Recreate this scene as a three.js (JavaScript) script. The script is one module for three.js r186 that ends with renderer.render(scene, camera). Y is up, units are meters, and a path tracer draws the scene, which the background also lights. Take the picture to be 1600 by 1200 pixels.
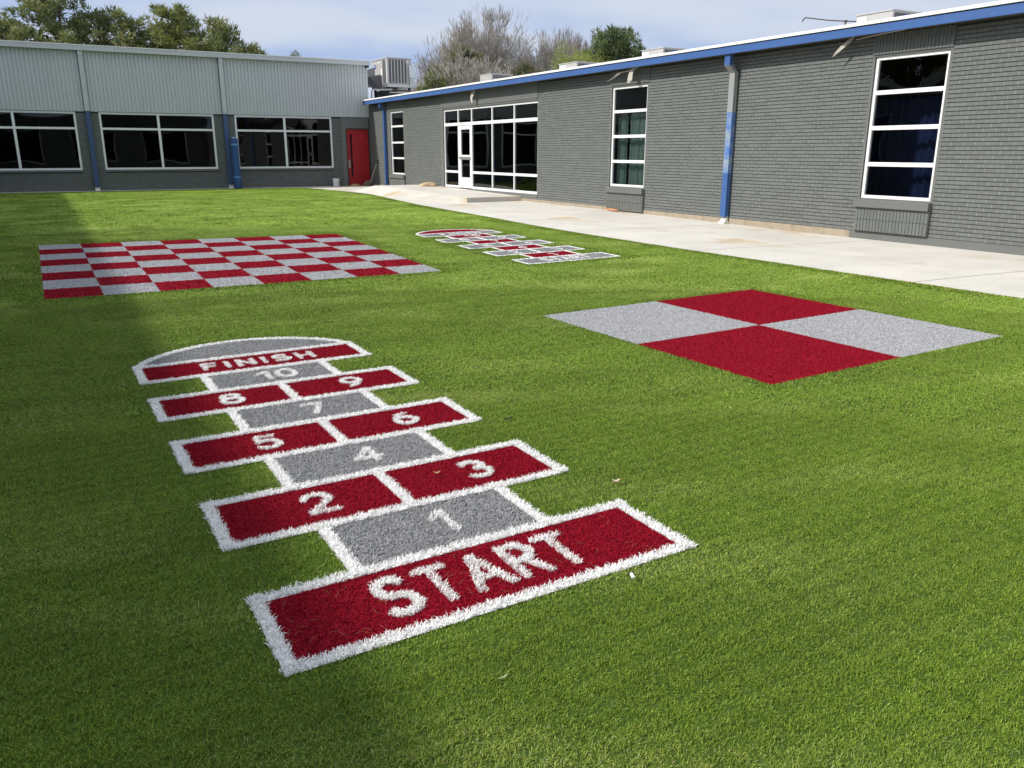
import * as THREE from 'three';
import { mergeGeometries } from 'three/addons/utils/BufferGeometryUtils.js';
import { RoundedBoxGeometry } from 'three/addons/geometries/RoundedBoxGeometry.js';
import { ImprovedNoise } from 'three/addons/math/ImprovedNoise.js';

// ------------------------------------------------------------------ camera, sky, sun, exposure
const scene = new THREE.Scene();
const camera = new THREE.PerspectiveCamera(50.5, 4 / 3, 0.1, 3000);
camera.position.set(0, 1.5, 0);
camera.rotation.order = 'YXZ';
camera.rotation.set(-0.2782, -0.5132, 0.0011);
camera.updateMatrixWorld(true);

const EXPOSURE = 1.25;
const SUN_DIR = new THREE.Vector3(-1, 0.86, -0.15).normalize();   // towards the sun
const noise = new ImprovedNoise();
function fbm(x, y, z, oct = 4) { let a = 0, s = 1, t = 0; for (let i = 0; i < oct; i++) { a += s * noise.noise(x, y, z); t += s; s *= 0.5; x *= 2.03; y *= 2.03; z *= 2.03; } return a / t; }
{
  const W = 1024, Hh = 512, data = new Float32Array(W * Hh * 4);
  const mix = (a, b, t) => a + (b - a) * t;
  for (let j = 0; j < Hh; j++) {
    const el = ((j + 0.5) / Hh - 0.5) * Math.PI;
    for (let i = 0; i < W; i++) {
      const az = ((i + 0.5) / W - 0.5) * 2 * Math.PI;
      const x = Math.cos(el) * Math.cos(az), y = Math.sin(el), z = Math.cos(el) * Math.sin(az);
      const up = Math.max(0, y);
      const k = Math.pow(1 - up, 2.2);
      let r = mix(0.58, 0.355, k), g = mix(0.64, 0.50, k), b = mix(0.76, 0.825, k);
      // thin streaked high cloud on a plane far above
      const h = 1 / (up + 0.09);
      const n1 = fbm(x * h * 0.55 + 3, z * h * 1.3, 1.7, 5), n2 = fbm(x * h * 0.22, z * h * 0.3 + 9, 5.2, 4);
      let c = Math.min(1, Math.max(0, 0.42 + n1 * 1.7 + n2 * 1.6));
      c = c * c * (3 - 2 * c) * 0.9;
      r = mix(r, 0.68, c); g = mix(g, 0.745, c); b = mix(b, 0.86, c);
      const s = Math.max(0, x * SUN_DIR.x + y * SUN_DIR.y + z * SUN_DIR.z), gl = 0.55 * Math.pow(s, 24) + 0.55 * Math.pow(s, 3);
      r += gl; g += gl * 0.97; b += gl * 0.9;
      const o = (j * W + i) * 4, q = 0.98 / EXPOSURE;
      data[o] = r * q; data[o + 1] = g * q; data[o + 2] = b * q; data[o + 3] = 1;
    }
  }
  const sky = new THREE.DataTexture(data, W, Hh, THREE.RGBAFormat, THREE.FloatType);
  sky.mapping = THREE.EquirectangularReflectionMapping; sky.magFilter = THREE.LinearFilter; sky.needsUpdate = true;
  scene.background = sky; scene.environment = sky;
}
const sun = new THREE.DirectionalLight(new THREE.Color(1, 0.945, 0.86), 3.4);
sun.position.copy(SUN_DIR).multiplyScalar(80).add(new THREE.Vector3(5, 0, -15));
sun.target.position.set(5, 0, -15);
sun.castShadow = true; sun.shadow.mapSize.set(4096, 4096); sun.shadow.radius = 3;
Object.assign(sun.shadow.camera, { left: -70, right: 70, top: 60, bottom: -60, near: 1, far: 260 });
scene.add(sun, sun.target);

const renderer = new THREE.WebGLRenderer({ antialias: true });
renderer.toneMapping = THREE.LinearToneMapping;
renderer.toneMappingExposure = EXPOSURE;
renderer.shadowMap.enabled = true;
renderer.setSize(1024, 768);

// ------------------------------------------------------------------ helpers
let seed = 1;
function srand(s) { seed = s >>> 0; }
function rnd() { seed = (seed + 0x6D2B79F5) | 0; let t = Math.imul(seed ^ (seed >>> 15), 1 | seed); t = (t + Math.imul(t ^ (t >>> 7), 61 | t)) ^ t; return ((t ^ (t >>> 14)) >>> 0) / 4294967296; }
const rr = (a, b) => a + (b - a) * rnd();
const counts = {};
function numbered(name) { const n = counts[name] = (counts[name] ?? -1) + 1; return n ? `${name}_${String(n).padStart(3, '0')}` : name; }
const off = new WeakMap();
function thing(name, label, category, [x, y, z] = [0, 0, 0], group) {
  const o = new THREE.Group(); o.name = numbered(name); o.position.set(x, y, z); o.userData = { label, category };
  if (group) o.userData.group = group;
  off.set(o, [x, y, z]); scene.add(o); return o;
}
function toMesh(geo, mat) { const m = new THREE.Mesh(geo, mat); m.castShadow = m.receiveShadow = true; return m; }
function merged(g) {
  if (!Array.isArray(g)) return g;
  if (g.length === 1) return g[0];
  return mergeGeometries(g.map(k => { const n = k.index ? k.toNonIndexed() : k; for (const a of Object.keys(n.attributes)) if (!['position', 'normal', 'uv'].includes(a)) n.deleteAttribute(a); return n; }));
}
// a part whose geometry is given in world axes
function part(name, geos, mat, parent, label) {
  const o = off.get(parent) || [0, 0, 0], g = merged(geos).clone();
  g.translate(-o[0], -o[1], -o[2]);
  const m = toMesh(g, mat); m.name = name; parent.add(m); off.set(m, o);
  if (label) m.userData.label = label;
  return m;
}
function struct(name, geos, mat, label) { const m = toMesh(merged(geos), mat); m.name = name; m.userData.kind = 'structure'; if (label) m.userData.label = label; scene.add(m); return m; }
function box(x0, x1, y0, y1, z0, z1) {
  const w = Math.abs(x1 - x0), h = Math.abs(y1 - y0), d = Math.abs(z1 - z0);
  const g = new THREE.BoxGeometry(w, h, d); g.translate((x0 + x1) / 2, (y0 + y1) / 2, (z0 + z1) / 2);
  uvMetres(g); return g;
}
function rbox(x0, x1, y0, y1, z0, z1, r = 0.006, seg = 1) {
  const g = new RoundedBoxGeometry(Math.abs(x1 - x0), Math.abs(y1 - y0), Math.abs(z1 - z0), seg, r);
  g.translate((x0 + x1) / 2, (y0 + y1) / 2, (z0 + z1) / 2); const n = g.index ? g.toNonIndexed() : g; uvMetres(n); return n;
}
function uvMetres(g) {   // box projection, in metres
  const p = g.attributes.position, n = g.attributes.normal, uv = new Float32Array(p.count * 2);
  for (let i = 0; i < p.count; i++) {
    const ax = Math.abs(n.getX(i)), ay = Math.abs(n.getY(i)), az = Math.abs(n.getZ(i));
    if (ax >= ay && ax >= az) { uv[2 * i] = p.getZ(i); uv[2 * i + 1] = p.getY(i); }
    else if (ay >= az) { uv[2 * i] = p.getX(i); uv[2 * i + 1] = p.getZ(i); }
    else { uv[2 * i] = p.getX(i); uv[2 * i + 1] = p.getY(i); }
  }
  g.setAttribute('uv', new THREE.BufferAttribute(uv, 2)); return g;
}
function tube(pts, r, radial = 8, seg = 0) {
  const c = new THREE.CatmullRomCurve3(pts.map(p => new THREE.Vector3(...p)), false, 'catmullrom', 0.1);
  return new THREE.TubeGeometry(c, seg || pts.length * 4, r, radial, false);
}
class Tri {   // collects triangles with vertex colours
  constructor() { this.p = []; this.c = []; this.n = []; }
  tri(a, b, c, col, n) {
    this.p.push(...a, ...b, ...c);
    if (!n) { const ux = b[0] - a[0], uy = b[1] - a[1], uz = b[2] - a[2], vx = c[0] - a[0], vy = c[1] - a[1], vz = c[2] - a[2]; n = [uy * vz - uz * vy, uz * vx - ux * vz, ux * vy - uy * vx]; const l = Math.hypot(...n) || 1; n = n.map(k => k / l); }
    this.n.push(...n, ...n, ...n); if (col) this.c.push(...col, ...col, ...col);
  }
  quad(a, b, c, d, col, n) { this.tri(a, b, c, col, n); this.tri(a, c, d, col, n); }
  geo() {
    const g = new THREE.BufferGeometry();
    g.setAttribute('position', new THREE.Float32BufferAttribute(this.p, 3));
    g.setAttribute('normal', new THREE.Float32BufferAttribute(this.n, 3));
    if (this.c.length) g.setAttribute('color', new THREE.Float32BufferAttribute(this.c, 3));
    return g;
  }
}
// noise textures (grain, wear), tiled
function noiseTex(size, fn, rep, srgb) {
  const d = new Uint8Array(size * size * 4);
  for (let j = 0; j < size; j++) for (let i = 0; i < size; i++) {
    const v = fn(i / size, j / size), o = (j * size + i) * 4;
    const a = Array.isArray(v) ? v : [v, v, v];
    for (let k = 0; k < 3; k++) d[o + k] = Math.max(0, Math.min(255, a[k] * 255)); d[o + 3] = 255;
  }
  const t = new THREE.DataTexture(d, size, size); t.wrapS = t.wrapT = THREE.RepeatWrapping; t.magFilter = THREE.LinearFilter; t.minFilter = THREE.LinearMipmapLinearFilter; t.generateMipmaps = true;
  t.repeat.set(1 / rep, 1 / rep); if (srgb) t.colorSpace = THREE.SRGBColorSpace; t.needsUpdate = true; return t;
}
function tfbm(u, v, f, oct = 4, s = 0) {   // tileable fbm
  let a = 0, w = 1, t = 0;
  for (let k = 0; k < oct; k++) {
    const x = u * f, y = v * f, fx = x - f, fy = y - f;
    const n = (noise.noise(x, y, s) * (1 - u) + noise.noise(fx, y, s) * u) * (1 - v) + (noise.noise(x, fy, s) * (1 - u) + noise.noise(fx, fy, s) * u) * v;
    a += n * w; t += w; w *= 0.55; f *= 2;
  }
  return a / t;
}
const col = (r, g, b) => new THREE.Color().setRGB(r, g, b);
const std = (c, rough = 0.8, o = {}) => new THREE.MeshStandardMaterial({ color: col(...c), roughness: rough, ...o });
const grain = noiseTex(256, (u, v) => 0.5 + 0.5 * tfbm(u, v, 24, 4, 2), 0.6);
const wearTex = noiseTex(512, (u, v) => { const n = tfbm(u, v, 4, 5, 8); const k = 0.92 + n * 0.22; return [k, k, k]; }, 3.2);

// paint and metal
const M = {
  mortar: std([0.27, 0.28, 0.275], 0.85, { map: wearTex }),
  backing: std([0.06, 0.064, 0.062], 0.95),
  greyPaint: std([0.143, 0.151, 0.145], 0.7, { map: wearTex, bumpMap: grain, bumpScale: 0.002 }),
  bareConcrete: std([0.35, 0.30, 0.235], 0.95, { map: noiseTex(256, (u, v) => { const n = tfbm(u, v, 6, 5, 3); return [0.95 + n * 0.4, 0.93 + n * 0.45, 0.9 + n * 0.55]; }, 1.3), bumpMap: grain, bumpScale: 0.006 }),
  white: std([0.78, 0.79, 0.8], 0.45),
  roofWhite: std([0.8, 0.8, 0.79], 0.6),
  blue: std([0.045, 0.118, 0.33], 0.5, { map: wearTex }),
  darkGap: std([0.02, 0.025, 0.04], 0.8),
  blueDeep: std([0.045, 0.092, 0.215], 0.5, { map: wearTex }),
  bluePatch: std([1, 1, 1], 0.5, { map: noiseTex(256, (u, v) => { const n = tfbm(u, v, 5, 4, 21) + 0.25 * tfbm(u, v, 30, 3, 2), k = Math.max(0, Math.min(1, 0.45 + n * 2.6)); const A = [0.27, 0.43, 0.70], B = [0.55, 0.60, 0.66]; return A.map((a, i) => a + (B[i] - a) * k); }, 1.4, true) }),
  corr: std([0.57, 0.60, 0.605], 0.5, { map: noiseTex(512, (u, v) => { const n = tfbm(u, v, 3, 4, 4), w = tfbm(u, (v * 0.2) % 1, 10, 3, 1); const k = 0.92 + n * 0.16 + w * 0.08; return [k, k, k]; }, 5) }),
  pipeGrey: std([0.30, 0.315, 0.315], 0.55, { map: wearTex }),
  trimGrey: std([0.55, 0.58, 0.585], 0.5, { map: wearTex }),
  corrDark: std([0.17, 0.18, 0.178], 0.55),
  soffit: std([0.11, 0.09, 0.065], 0.95, { bumpMap: grain, bumpScale: 0.01 }),
  flap: std([0.48, 0.45, 0.40], 0.95, { side: THREE.DoubleSide }),
  red: std([0.42, 0.012, 0.02], 0.42, { map: wearTex }),
  redText: std([0.75, 0.03, 0.035], 0.5),
  steel: std([0.55, 0.55, 0.54], 0.35, { metalness: 0.7 }),
  interior: std([0.10, 0.10, 0.10], 0.95),
  interiorFloor: std([0.09, 0.08, 0.07], 0.7),
  pane: new THREE.MeshPhysicalMaterial({ color: col(0.40, 0.43, 0.44), roughness: 0.0, transmission: 1, thickness: 0, ior: 1.5 }),
};
const brickShades = [0.95, 1.0, 1.05, 0.98].map((k, i) => std([0.138 * k, 0.151 * k, 0.143 * k], 0.72, { map: noiseTex(64, (u, v) => 0.93 + 0.14 * tfbm(u, v, 4, 3, i), 0.4), bumpMap: grain, bumpScale: 0.003 }));
const brickInst = std([0.138, 0.151, 0.143], 0.72, { map: wearTex, bumpMap: grain, bumpScale: 0.003 });

// ------------------------------------------------------------------ geometry of the two walls
const XR = 13.02, ZL = -36.02;
const R = { // right wall: s = z, n = towards the court (-x)
  box: (s0, s1, y0, y1, n0, n1) => box(XR - n1, XR - n0, y0, y1, s0, s1),
  rbox: (s0, s1, y0, y1, n0, n1, r) => rbox(XR - n1, XR - n0, y0, y1, s0, s1, r),
  pt: (s, y, n) => [XR - n, y, s],
};
const L = { // left wall: s = x, n = +z
  box: (s0, s1, y0, y1, n0, n1) => box(s0, s1, y0, y1, ZL + n0, ZL + n1),
  rbox: (s0, s1, y0, y1, n0, n1, r) => rbox(s0, s1, y0, y1, ZL + n0, ZL + n1, r),
  pt: (s, y, n) => [s, y, ZL + n],
};
// wall sheet with openings, from horizontal and vertical cuts (no overlaps)
function wallGeo(F, s0, s1, y0, y1, n0, n1, holes) {
  const xs = [...new Set([s0, s1, ...holes.flatMap(h => [h[0], h[1]])])].filter(v => v >= s0 && v <= s1).sort((a, b) => a - b), out = [];
  for (let i = 0; i + 1 < xs.length; i++) {
    const a = xs[i], b = xs[i + 1], m = (a + b) / 2;
    let spans = [[y0, y1]];
    for (const h of holes) if (m > h[0] && m < h[1]) spans = spans.flatMap(([p, q]) => [[p, Math.min(q, h[2])], [Math.max(p, h[3]), q]].filter(t => t[1] - t[0] > 1e-4));
    for (const [p, q] of spans) out.push(F.box(a, b, p, q, n0, n1));
  }
  return out;
}
// brick courses: [s0,s1,y0,y1] pieces outside the holes
const COURSE = 0.0677, BH = 0.0557, BL = 0.2032;
function courses(s0, s1, y0, y1, holes) {
  const bricks = [], strips = [];
  let k = 0;
  for (let y = y0; y + COURSE <= y1 + 0.001; y += COURSE, k++) {
    const a = y + (COURSE - BH) / 2, b = a + BH;
    let spans = [[s0, s1]];
    for (const h of holes) if (b > h[2] + 0.004 && a < h[3] - 0.004) spans = spans.flatMap(([p, q]) => [[p, Math.min(q, h[0])], [Math.max(p, h[1]), q]].filter(t => t[1] - t[0] > 0.02));
    for (const [p, q] of spans) {
      strips.push([p, q, a, b]);
      const ph = ((k % 2) * 0.5 + 0.06 * Math.sin(k * 1.7)) * BL;
      for (let s = Math.floor((p - ph) / BL) * BL + ph; s < q; s += BL) {
        const u = Math.max(s + 0.005, p), v = Math.min(s + BL - 0.005, q);
        if (v - u > 0.025) bricks.push([u, v, a, b]);
      }
    }
  }
  return { bricks, strips };
}
const unitBrick = (() => { // unit box with small bevels on its long edges: local x = along, y = up, z = out
  const g = new RoundedBoxGeometry(1, 1, 1, 1, 0.03); return g;
})();
function brickMatrix(F, [u, v, a, b], depth, proud) {
  const c = F.pt((u + v) / 2, (a + b) / 2, proud - depth / 2), m = new THREE.Matrix4();
  const sc = F === R ? [depth, b - a, v - u] : [v - u, b - a, depth];
  m.makeScale(...sc); m.setPosition(...c); return m;
}
const fwd = new THREE.Vector3(0, 0, -1).applyQuaternion(camera.quaternion);
function viewOf(p) { const v = new THREE.Vector3(...p), d = v.clone().sub(camera.position).dot(fwd); v.project(camera); return { d, x: v.x, y: v.y }; }
function layBricks(F, list, parent, single) {
  const o = off.get(parent), near = [], rest = [];
  for (const b of list) {
    const q = viewOf(F.pt((b[0] + b[1]) / 2, (b[2] + b[3]) / 2, 0));
    (single && q.d > 0 && Math.abs(q.x) < 1.0 && Math.abs(q.y) < 1.0 ? near : rest).push([q.d, b]);
  }
  near.sort((a, b) => a[0] - b[0]);
  const own = near.slice(0, single || 0), others = near.slice(single || 0).concat(rest);
  srand(77);
  for (const [, b] of own) {
    const m = toMesh(unitBrick, brickShades[Math.floor(rnd() * 4)]); m.name = 'brick';
    const k = brickMatrix(F, b, 0.05, rr(-0.0008, 0.0012)); k.premultiply(new THREE.Matrix4().makeTranslation(-o[0], -o[1], -o[2]));
    m.applyMatrix4(k); parent.add(m); off.set(m, o);
  }
  const im = new THREE.InstancedMesh(unitBrick, brickInst, others.length); im.name = 'brickwork'; im.userData.kind = 'stuff'; im.castShadow = im.receiveShadow = true;
  others.forEach(([, b], i) => {
    const k = brickMatrix(F, b, 0.05, rr(-0.0008, 0.0012)); k.premultiply(new THREE.Matrix4().makeTranslation(-o[0], -o[1], -o[2]));
    im.setMatrixAt(i, k); const t = rr(0.90, 1.10); im.setColorAt(i, col(t, t, t));
  });
  parent.add(im);
}
// corrugated sheet between s0..s1
function corrugated(F, s0, s1, y0, y1, n0, pitch = 0.135, depth = 0.034) {
  const t = new Tri(), pr = [[0, 0], [0.28, 0], [0.4, 1], [0.88, 1], [1, 0]];
  const n = Math.round((s1 - s0) / pitch), w = (s1 - s0) / n, line = [];
  for (let i = 0; i < n; i++) for (const [u, d] of pr.slice(0, 4)) line.push([s0 + (i + u) * w, n0 + d * depth]);
  line.push([s1, n0]);
  for (let i = 0; i + 1 < line.length; i++) {
    const [a, da] = line[i], [b, db] = line[i + 1];
    const q = [F.pt(a, y0, da), F.pt(b, y0, db), F.pt(b, y1, db), F.pt(a, y1, da)];
    if (F === R) q.reverse(); t.quad(...q);
  }
  return uvMetres(t.geo());
}

// ------------------------------------------------------------------ the ground
struct('ground', (() => { const g = new THREE.PlaneGeometry(1600, 1600); g.rotateX(-Math.PI / 2); g.translate(0, -0.12, -20); return g; })(), std([0.09, 0.10, 0.05], 1));

const turfTex = noiseTex(1024, (u, v) => { const n = tfbm(u, v, 60, 4, 3), m = tfbm(u, v, 5, 3, 6); const k = 0.7 + n * 0.5 + m * 0.2; return [k * 0.8, k * 0.95, k * 0.6]; }, 2.2);
const EDGE = [[5.0, 9.0], [0, 8.98], [-4.8, 8.93], [-10.2, 8.80], [-13, 8.84], [-15.2, 8.95], [-17.3, 9.15], [-20, 9.34], [-22.5, 9.53], [-25.9, 9.98], [-28.4, 10.32], [-30.1, 10.34], [-31.9, 10.19], [-33.8, 9.97], [-35.2, 9.7], [-35.75, 8.9], [-35.78, 5.5]];
function edgeX(z) { for (let i = 0; i + 1 < EDGE.length; i++) { const [a, xa] = EDGE[i], [b, xb] = EDGE[i + 1]; if (z <= a && z >= b) return xa + (xb - xa) * (a - z) / (a - b); } return z > 4 ? 9.0 : 5.5; }
{
  const sh = new THREE.Shape(); sh.moveTo(-4.95, -5.5); sh.lineTo(9.0, -5.5);
  for (const [z, x] of EDGE) sh.lineTo(x, -z); sh.lineTo(5.5, 35.8); sh.lineTo(-4.95, 35.8);
  const g = new THREE.ShapeGeometry(sh); g.rotateX(-Math.PI / 2); uvMetres(g);
  struct('turf', g, std([0.09, 0.145, 0.014], 1, { map: turfTex }), 'green artificial turf base filling the courtyard');
}
// concrete walk: separate slabs, rising a little towards the entrance
const WALLY = [[2, -0.02], [-7, -0.03], [-12, -0.035], [-13.4, -0.015], [-17, 0.01], [-22, 0.02], [-28, 0.04], [-34, 0.03], [-36, 0.02]];
function wallY(z) { if (z > 2) return -0.02; for (let i = 0; i + 1 < WALLY.length; i++) { const [a, ya] = WALLY[i], [b, yb] = WALLY[i + 1]; if (z <= a && z >= b) return ya + (yb - ya) * (a - z) / (a - b); } return 0.02; }
function paveY(x, z) { const e = edgeX(z), t = Math.max(0, Math.min(1, (x - e) / (XR - e))); return 0.012 + (wallY(z) - 0.012) * t * t * (3 - 2 * t) + (t > 0.98 ? 0 : 0); }
const concTex = noiseTex(1024, (u, v) => {
  const a = tfbm(u, v, 3, 5, 1), b = tfbm(u, v, 9, 4, 7), s = tfbm((u + b * 0.02 + 1) % 1, v, 5, 4, 12), f = tfbm(u, v, 90, 2, 5);
  let k = 0.90 + a * 0.30 + b * 0.20 + f * 0.08, d = Math.max(0, s - 0.08) * 1.7;
  return [k - d * 0.25, k - d * 0.52 - 0.01, k - d * 0.85 - 0.035];
}, 5.5);
const concMat = std([0.64, 0.62, 0.575], 0.9, { map: concTex, bumpMap: grain, bumpScale: 0.004 });
const pave = new THREE.Group(); pave.name = 'pavement'; pave.userData = { kind: 'structure', label: 'pale concrete walk along the grey brick wall' }; scene.add(pave); off.set(pave, [0, 0, 0]);
{
  const joints = [5, 1.2, -2.4, -6.05, -9.75, -13.4, -17.0, -20.6, -24.2, -27.8, -31.4, -35.78];
  for (let i = 0; i + 1 < joints.length; i++) {
    const z0 = joints[i] - 0.009, z1 = joints[i + 1] + 0.009, t = new Tri(), NZ = 10, NX = 10;
    const P = (a, b) => { const z = z0 + (z1 - z0) * a, e = edgeX(z) + 0.0, x = e + (XR + 0.02 - e) * b; return [x, paveY(x, z), z]; };
    for (let a = 0; a < NZ; a++) for (let b = 0; b < NX; b++) t.quad(P(a / NZ, b / NX), P(a / NZ, (b + 1) / NX), P((a + 1) / NZ, (b + 1) / NX), P((a + 1) / NZ, b / NX));
    for (let a = 0; a < NZ; a++) { const p = P(a / NZ, 0), q = P((a + 1) / NZ, 0); t.quad(p, q, [q[0], -0.1, q[2]], [p[0], -0.1, p[2]]); }
    for (const e of [0, 1]) for (let b = 0; b < NX; b++) { const p = P(e, b / NX), q = P(e, (b + 1) / NX); t.quad(p, q, [q[0], -0.1, q[2]], [p[0], -0.1, p[2]]); }
    const g = uvMetres(t.geo()); part('slab', g, concMat, pave);
  }
  // the strip in front of the left building
  part('kerb_strip', [box(-5, 5.5, -0.1, 0.025, -36.0, -35.79), box(5.5, 13.0, -0.1, 0.024, -36.0, -35.775)], concMat, pave);
  const bed = new Tri(); bed.quad([7, -0.045, 5], [13.1, -0.045, 5], [13.1, -0.045, -36], [5, -0.045, -36]);
  part('joint_bed', uvMetres(bed.geo()), std([0.16, 0.14, 0.12], 1), pave);
}

// ------------------------------------------------------------------ the brick wing on the right
const wing = thing('brick_wing', 'long grey painted brick school wing with blue fascia along the right side', 'building', [XR, 0, -20]);
const holesR = [[-10.17, -8.77, 0.67, 3.1], [-17.92, -16.48, 0.61, 3.08], [-33.46, -32.02, 0.57, 3.08], [-28.22, -21.6, 0.2, 2.94]];
const smoothR = [[-10.22, -8.72, -0.2, 3.5], [-17.97, -16.42, -0.2, 3.5], [-33.6, -31.95, -0.2, 3.5], [-28.42, -21.58, -0.2, 3.5]];
const wallR = part('wall', wallGeo(R, -42, 5.5, -0.1, 3.46, -0.22, -0.012, holesR), M.backing, wing);
{
  // bricks stand proud of the wall sheet; smooth panels stand in the window bays
  const bays = smoothR.map(h => h.slice());
  const { bricks, strips } = courses(-36.0, 5.2, 0.1, 3.46, bays);
  layBricks(R, bricks, wallR, 226);
  const im = new THREE.InstancedMesh(new THREE.BoxGeometry(1, 1, 1), M.mortar, strips.length); im.name = 'mortar'; im.userData.kind = 'stuff'; im.receiveShadow = im.castShadow = true;
  const o = off.get(wallR);
  strips.forEach((b, i) => { const k = brickMatrix(R, b, 0.04, -0.0022); k.premultiply(new THREE.Matrix4().makeTranslation(-o[0], -o[1], -o[2])); im.setMatrixAt(i, k); });
  wallR.add(im);
}
part('foundation', R.box(-36, -10.3, -0.12, 0.1, -0.012, 0.012), M.bareConcrete, wing, 'unpainted tan concrete base of the wall');
part('foundation', R.box(-10.298, 5.4, -0.12, 0.1, -0.012, 0.011), M.greyPaint, wing, 'grey painted concrete base of the wall');

// soldier courses: upright bricks in a panel
function soldiers(s0, s1, rows, proud, mat, parent, single) {
  const n = Math.round((s1 - s0) / 0.0655), w = (s1 - s0) / n;
  const list = [];
  for (const [y0, y1] of rows) for (let i = 0; i < n; i++) list.push([s0 + i * w + 0.005, s0 + (i + 1) * w - 0.005, y0 + 0.004, y1 - 0.004]);
  if (single) {
    const o = off.get(parent);
    for (const b of list) { const m = toMesh(unitBrick, brickShades[Math.floor(rnd() * 4)]); m.name = 'brick'; const k = brickMatrix(R, b, 0.05, proud + rr(-0.001, 0.001)); k.premultiply(new THREE.Matrix4().makeTranslation(-o[0], -o[1], -o[2])); m.applyMatrix4(k); parent.add(m); }
  } else {
    const o = off.get(parent), im = new THREE.InstancedMesh(unitBrick, brickInst, list.length); im.name = 'brickwork'; im.userData.kind = 'stuff';
    list.forEach((b, i) => { const k = brickMatrix(R, b, 0.05, proud + rr(-0.001, 0.001)); k.premultiply(new THREE.Matrix4().makeTranslation(-o[0], -o[1], -o[2])); im.setMatrixAt(i, k); const t = rr(0.95, 1.05); im.setColorAt(i, col(t, t, t)); });
    parent.add(im);
  }
}
srand(5);
function windowR(s0, s1, y0, y1, mull, soldierRow, aproned, kind) {
  // jamb panels flank the opening, apron below, lintel above
  const jam = [];
  const e = { A: [-10.22, -8.72], B: [-17.97, -16.42], C: [-33.6, -31.95] }[kind];
  if (e[0] < s0 - 0.001) jam.push(R.box(e[0], s0, 0.1, 3.46, -0.012, -0.001));
  if (e[1] > s1 + 0.001) jam.push(R.box(s1, e[1], 0.1, 3.46, -0.012, -0.0015));
  jam.push(R.box(s0, s1, y1, 3.46, -0.012, -0.002), R.box(s0, s1, 0.1, y0, -0.012, -0.002));
  part('bay_panel', jam, M.greyPaint, wing);
  const lintel = part('lintel', R.box(e[0], e[1], y1 + 0.03, 3.455, -0.002, 0.012), M.greyPaint, wing);
  if (kind !== 'C') soldiers(e[0] + 0.002, e[1] - 0.002, [[y1 + 0.03, y1 + 0.23], [y1 + 0.234, 3.45]], 0.022, M.greyPaint, lintel, kind === 'A');
  // sill and apron
  part('window_sill', R.rbox(e[0] + 0.005, e[1] - 0.0, y0 - 0.155, y0 - 0.02, -0.001, 0.105, 0.008), M.greyPaint, wing);
  const apron = part('apron', R.box(e[0] + 0.04, e[1] - 0.0, aproned, y0 - 0.157, -0.001, 0.055), M.greyPaint, wing);
  const ym = (aproned + y0 - 0.157) / 2;
  if (kind !== 'C') soldiers(e[0] + 0.042, e[1] - 0.002, [[aproned + 0.004, ym], [ym, y0 - 0.19]], 0.068, M.greyPaint, apron, kind === 'A');
  // frame and panes, set back
  const f = 0.058, n0 = -0.10, n1 = -0.035;
  const fr = [R.rbox(s0, s1, y1 - f, y1, n0, n1, 0.004), R.rbox(s0, s1, y0, y0 + f, n0, n1, 0.004), R.rbox(s0, s0 + f, y0 + f, y1 - f, n0, n1 - 0.001, 0.004), R.rbox(s1 - f, s1, y0 + f, y1 - f, n0, n1 - 0.001, 0.004)];
  for (const y of mull) fr.push(R.rbox(s0 + f, s1 - f, y - 0.036, y + 0.036, n0, n1 - 0.002, 0.004));
  const w = part('window', fr, M.white, wing);
  const ys = [y0 + f, ...mull.flatMap(y => [y - 0.036, y + 0.036]).sort((a, b) => a - b), y1 - f];
  for (let i = 0; i < ys.length; i += 2) pane(R, s0 + f, s1 - f, ys[i], ys[i + 1], -0.068, w);
}
function pane(F, s0, s1, y0, y1, n, parent) {   // one sheet of glass, very slightly bowed
  const t = new Tri(), N = 6, bow = 0.0022 * (rnd() < 0.5 ? -1 : 1);
  const pt = (i, j) => { const u = i / N, v = j / N; return F.pt(s0 + (s1 - s0) * u, y0 + (y1 - y0) * v, n + bow * 16 * u * (1 - u) * v * (1 - v)); };
  for (let i = 0; i < N; i++) for (let j = 0; j < N; j++) { const q = [pt(i, j), pt(i + 1, j), pt(i + 1, j + 1), pt(i, j + 1)]; if (F === R) q.reverse(); t.quad(...q); }
  const g = t.geo(); g.deleteAttribute('normal'); uvFlat(g);
  const idx = weld(g); idx.computeVertexNormals();
  return part('pane', idx, M.pane, parent);
}
function uvFlat(g) { g.setAttribute('uv', new THREE.BufferAttribute(new Float32Array(g.attributes.position.count * 2), 2)); }
function weld(g) {
  const map = new Map(), p = g.attributes.position, ind = [], pos = [];
  for (let i = 0; i < p.count; i++) { const k = [p.getX(i), p.getY(i), p.getZ(i)].map(v => v.toFixed(5)).join(); if (!map.has(k)) { map.set(k, pos.length / 3); pos.push(p.getX(i), p.getY(i), p.getZ(i)); } ind.push(map.get(k)); }
  const o = new THREE.BufferGeometry(); o.setAttribute('position', new THREE.Float32BufferAttribute(pos, 3)); o.setAttribute('uv', new THREE.Float32BufferAttribute(new Float32Array(pos.length / 3 * 2), 2)); o.setIndex(ind); return o;
}
windowR(-10.17, -8.77, 0.69, 3.09, [2.498, 1.905, 1.286], 0, 0.11, 'A');
windowR(-17.92, -16.48, 0.63, 3.07, [2.475, 1.87, 1.257], 0, 0.03, 'B');
windowR(-33.46, -32.03, 0.58, 3.07, [2.486, 1.847, 1.228], 0, 0.02, 'C');
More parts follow.
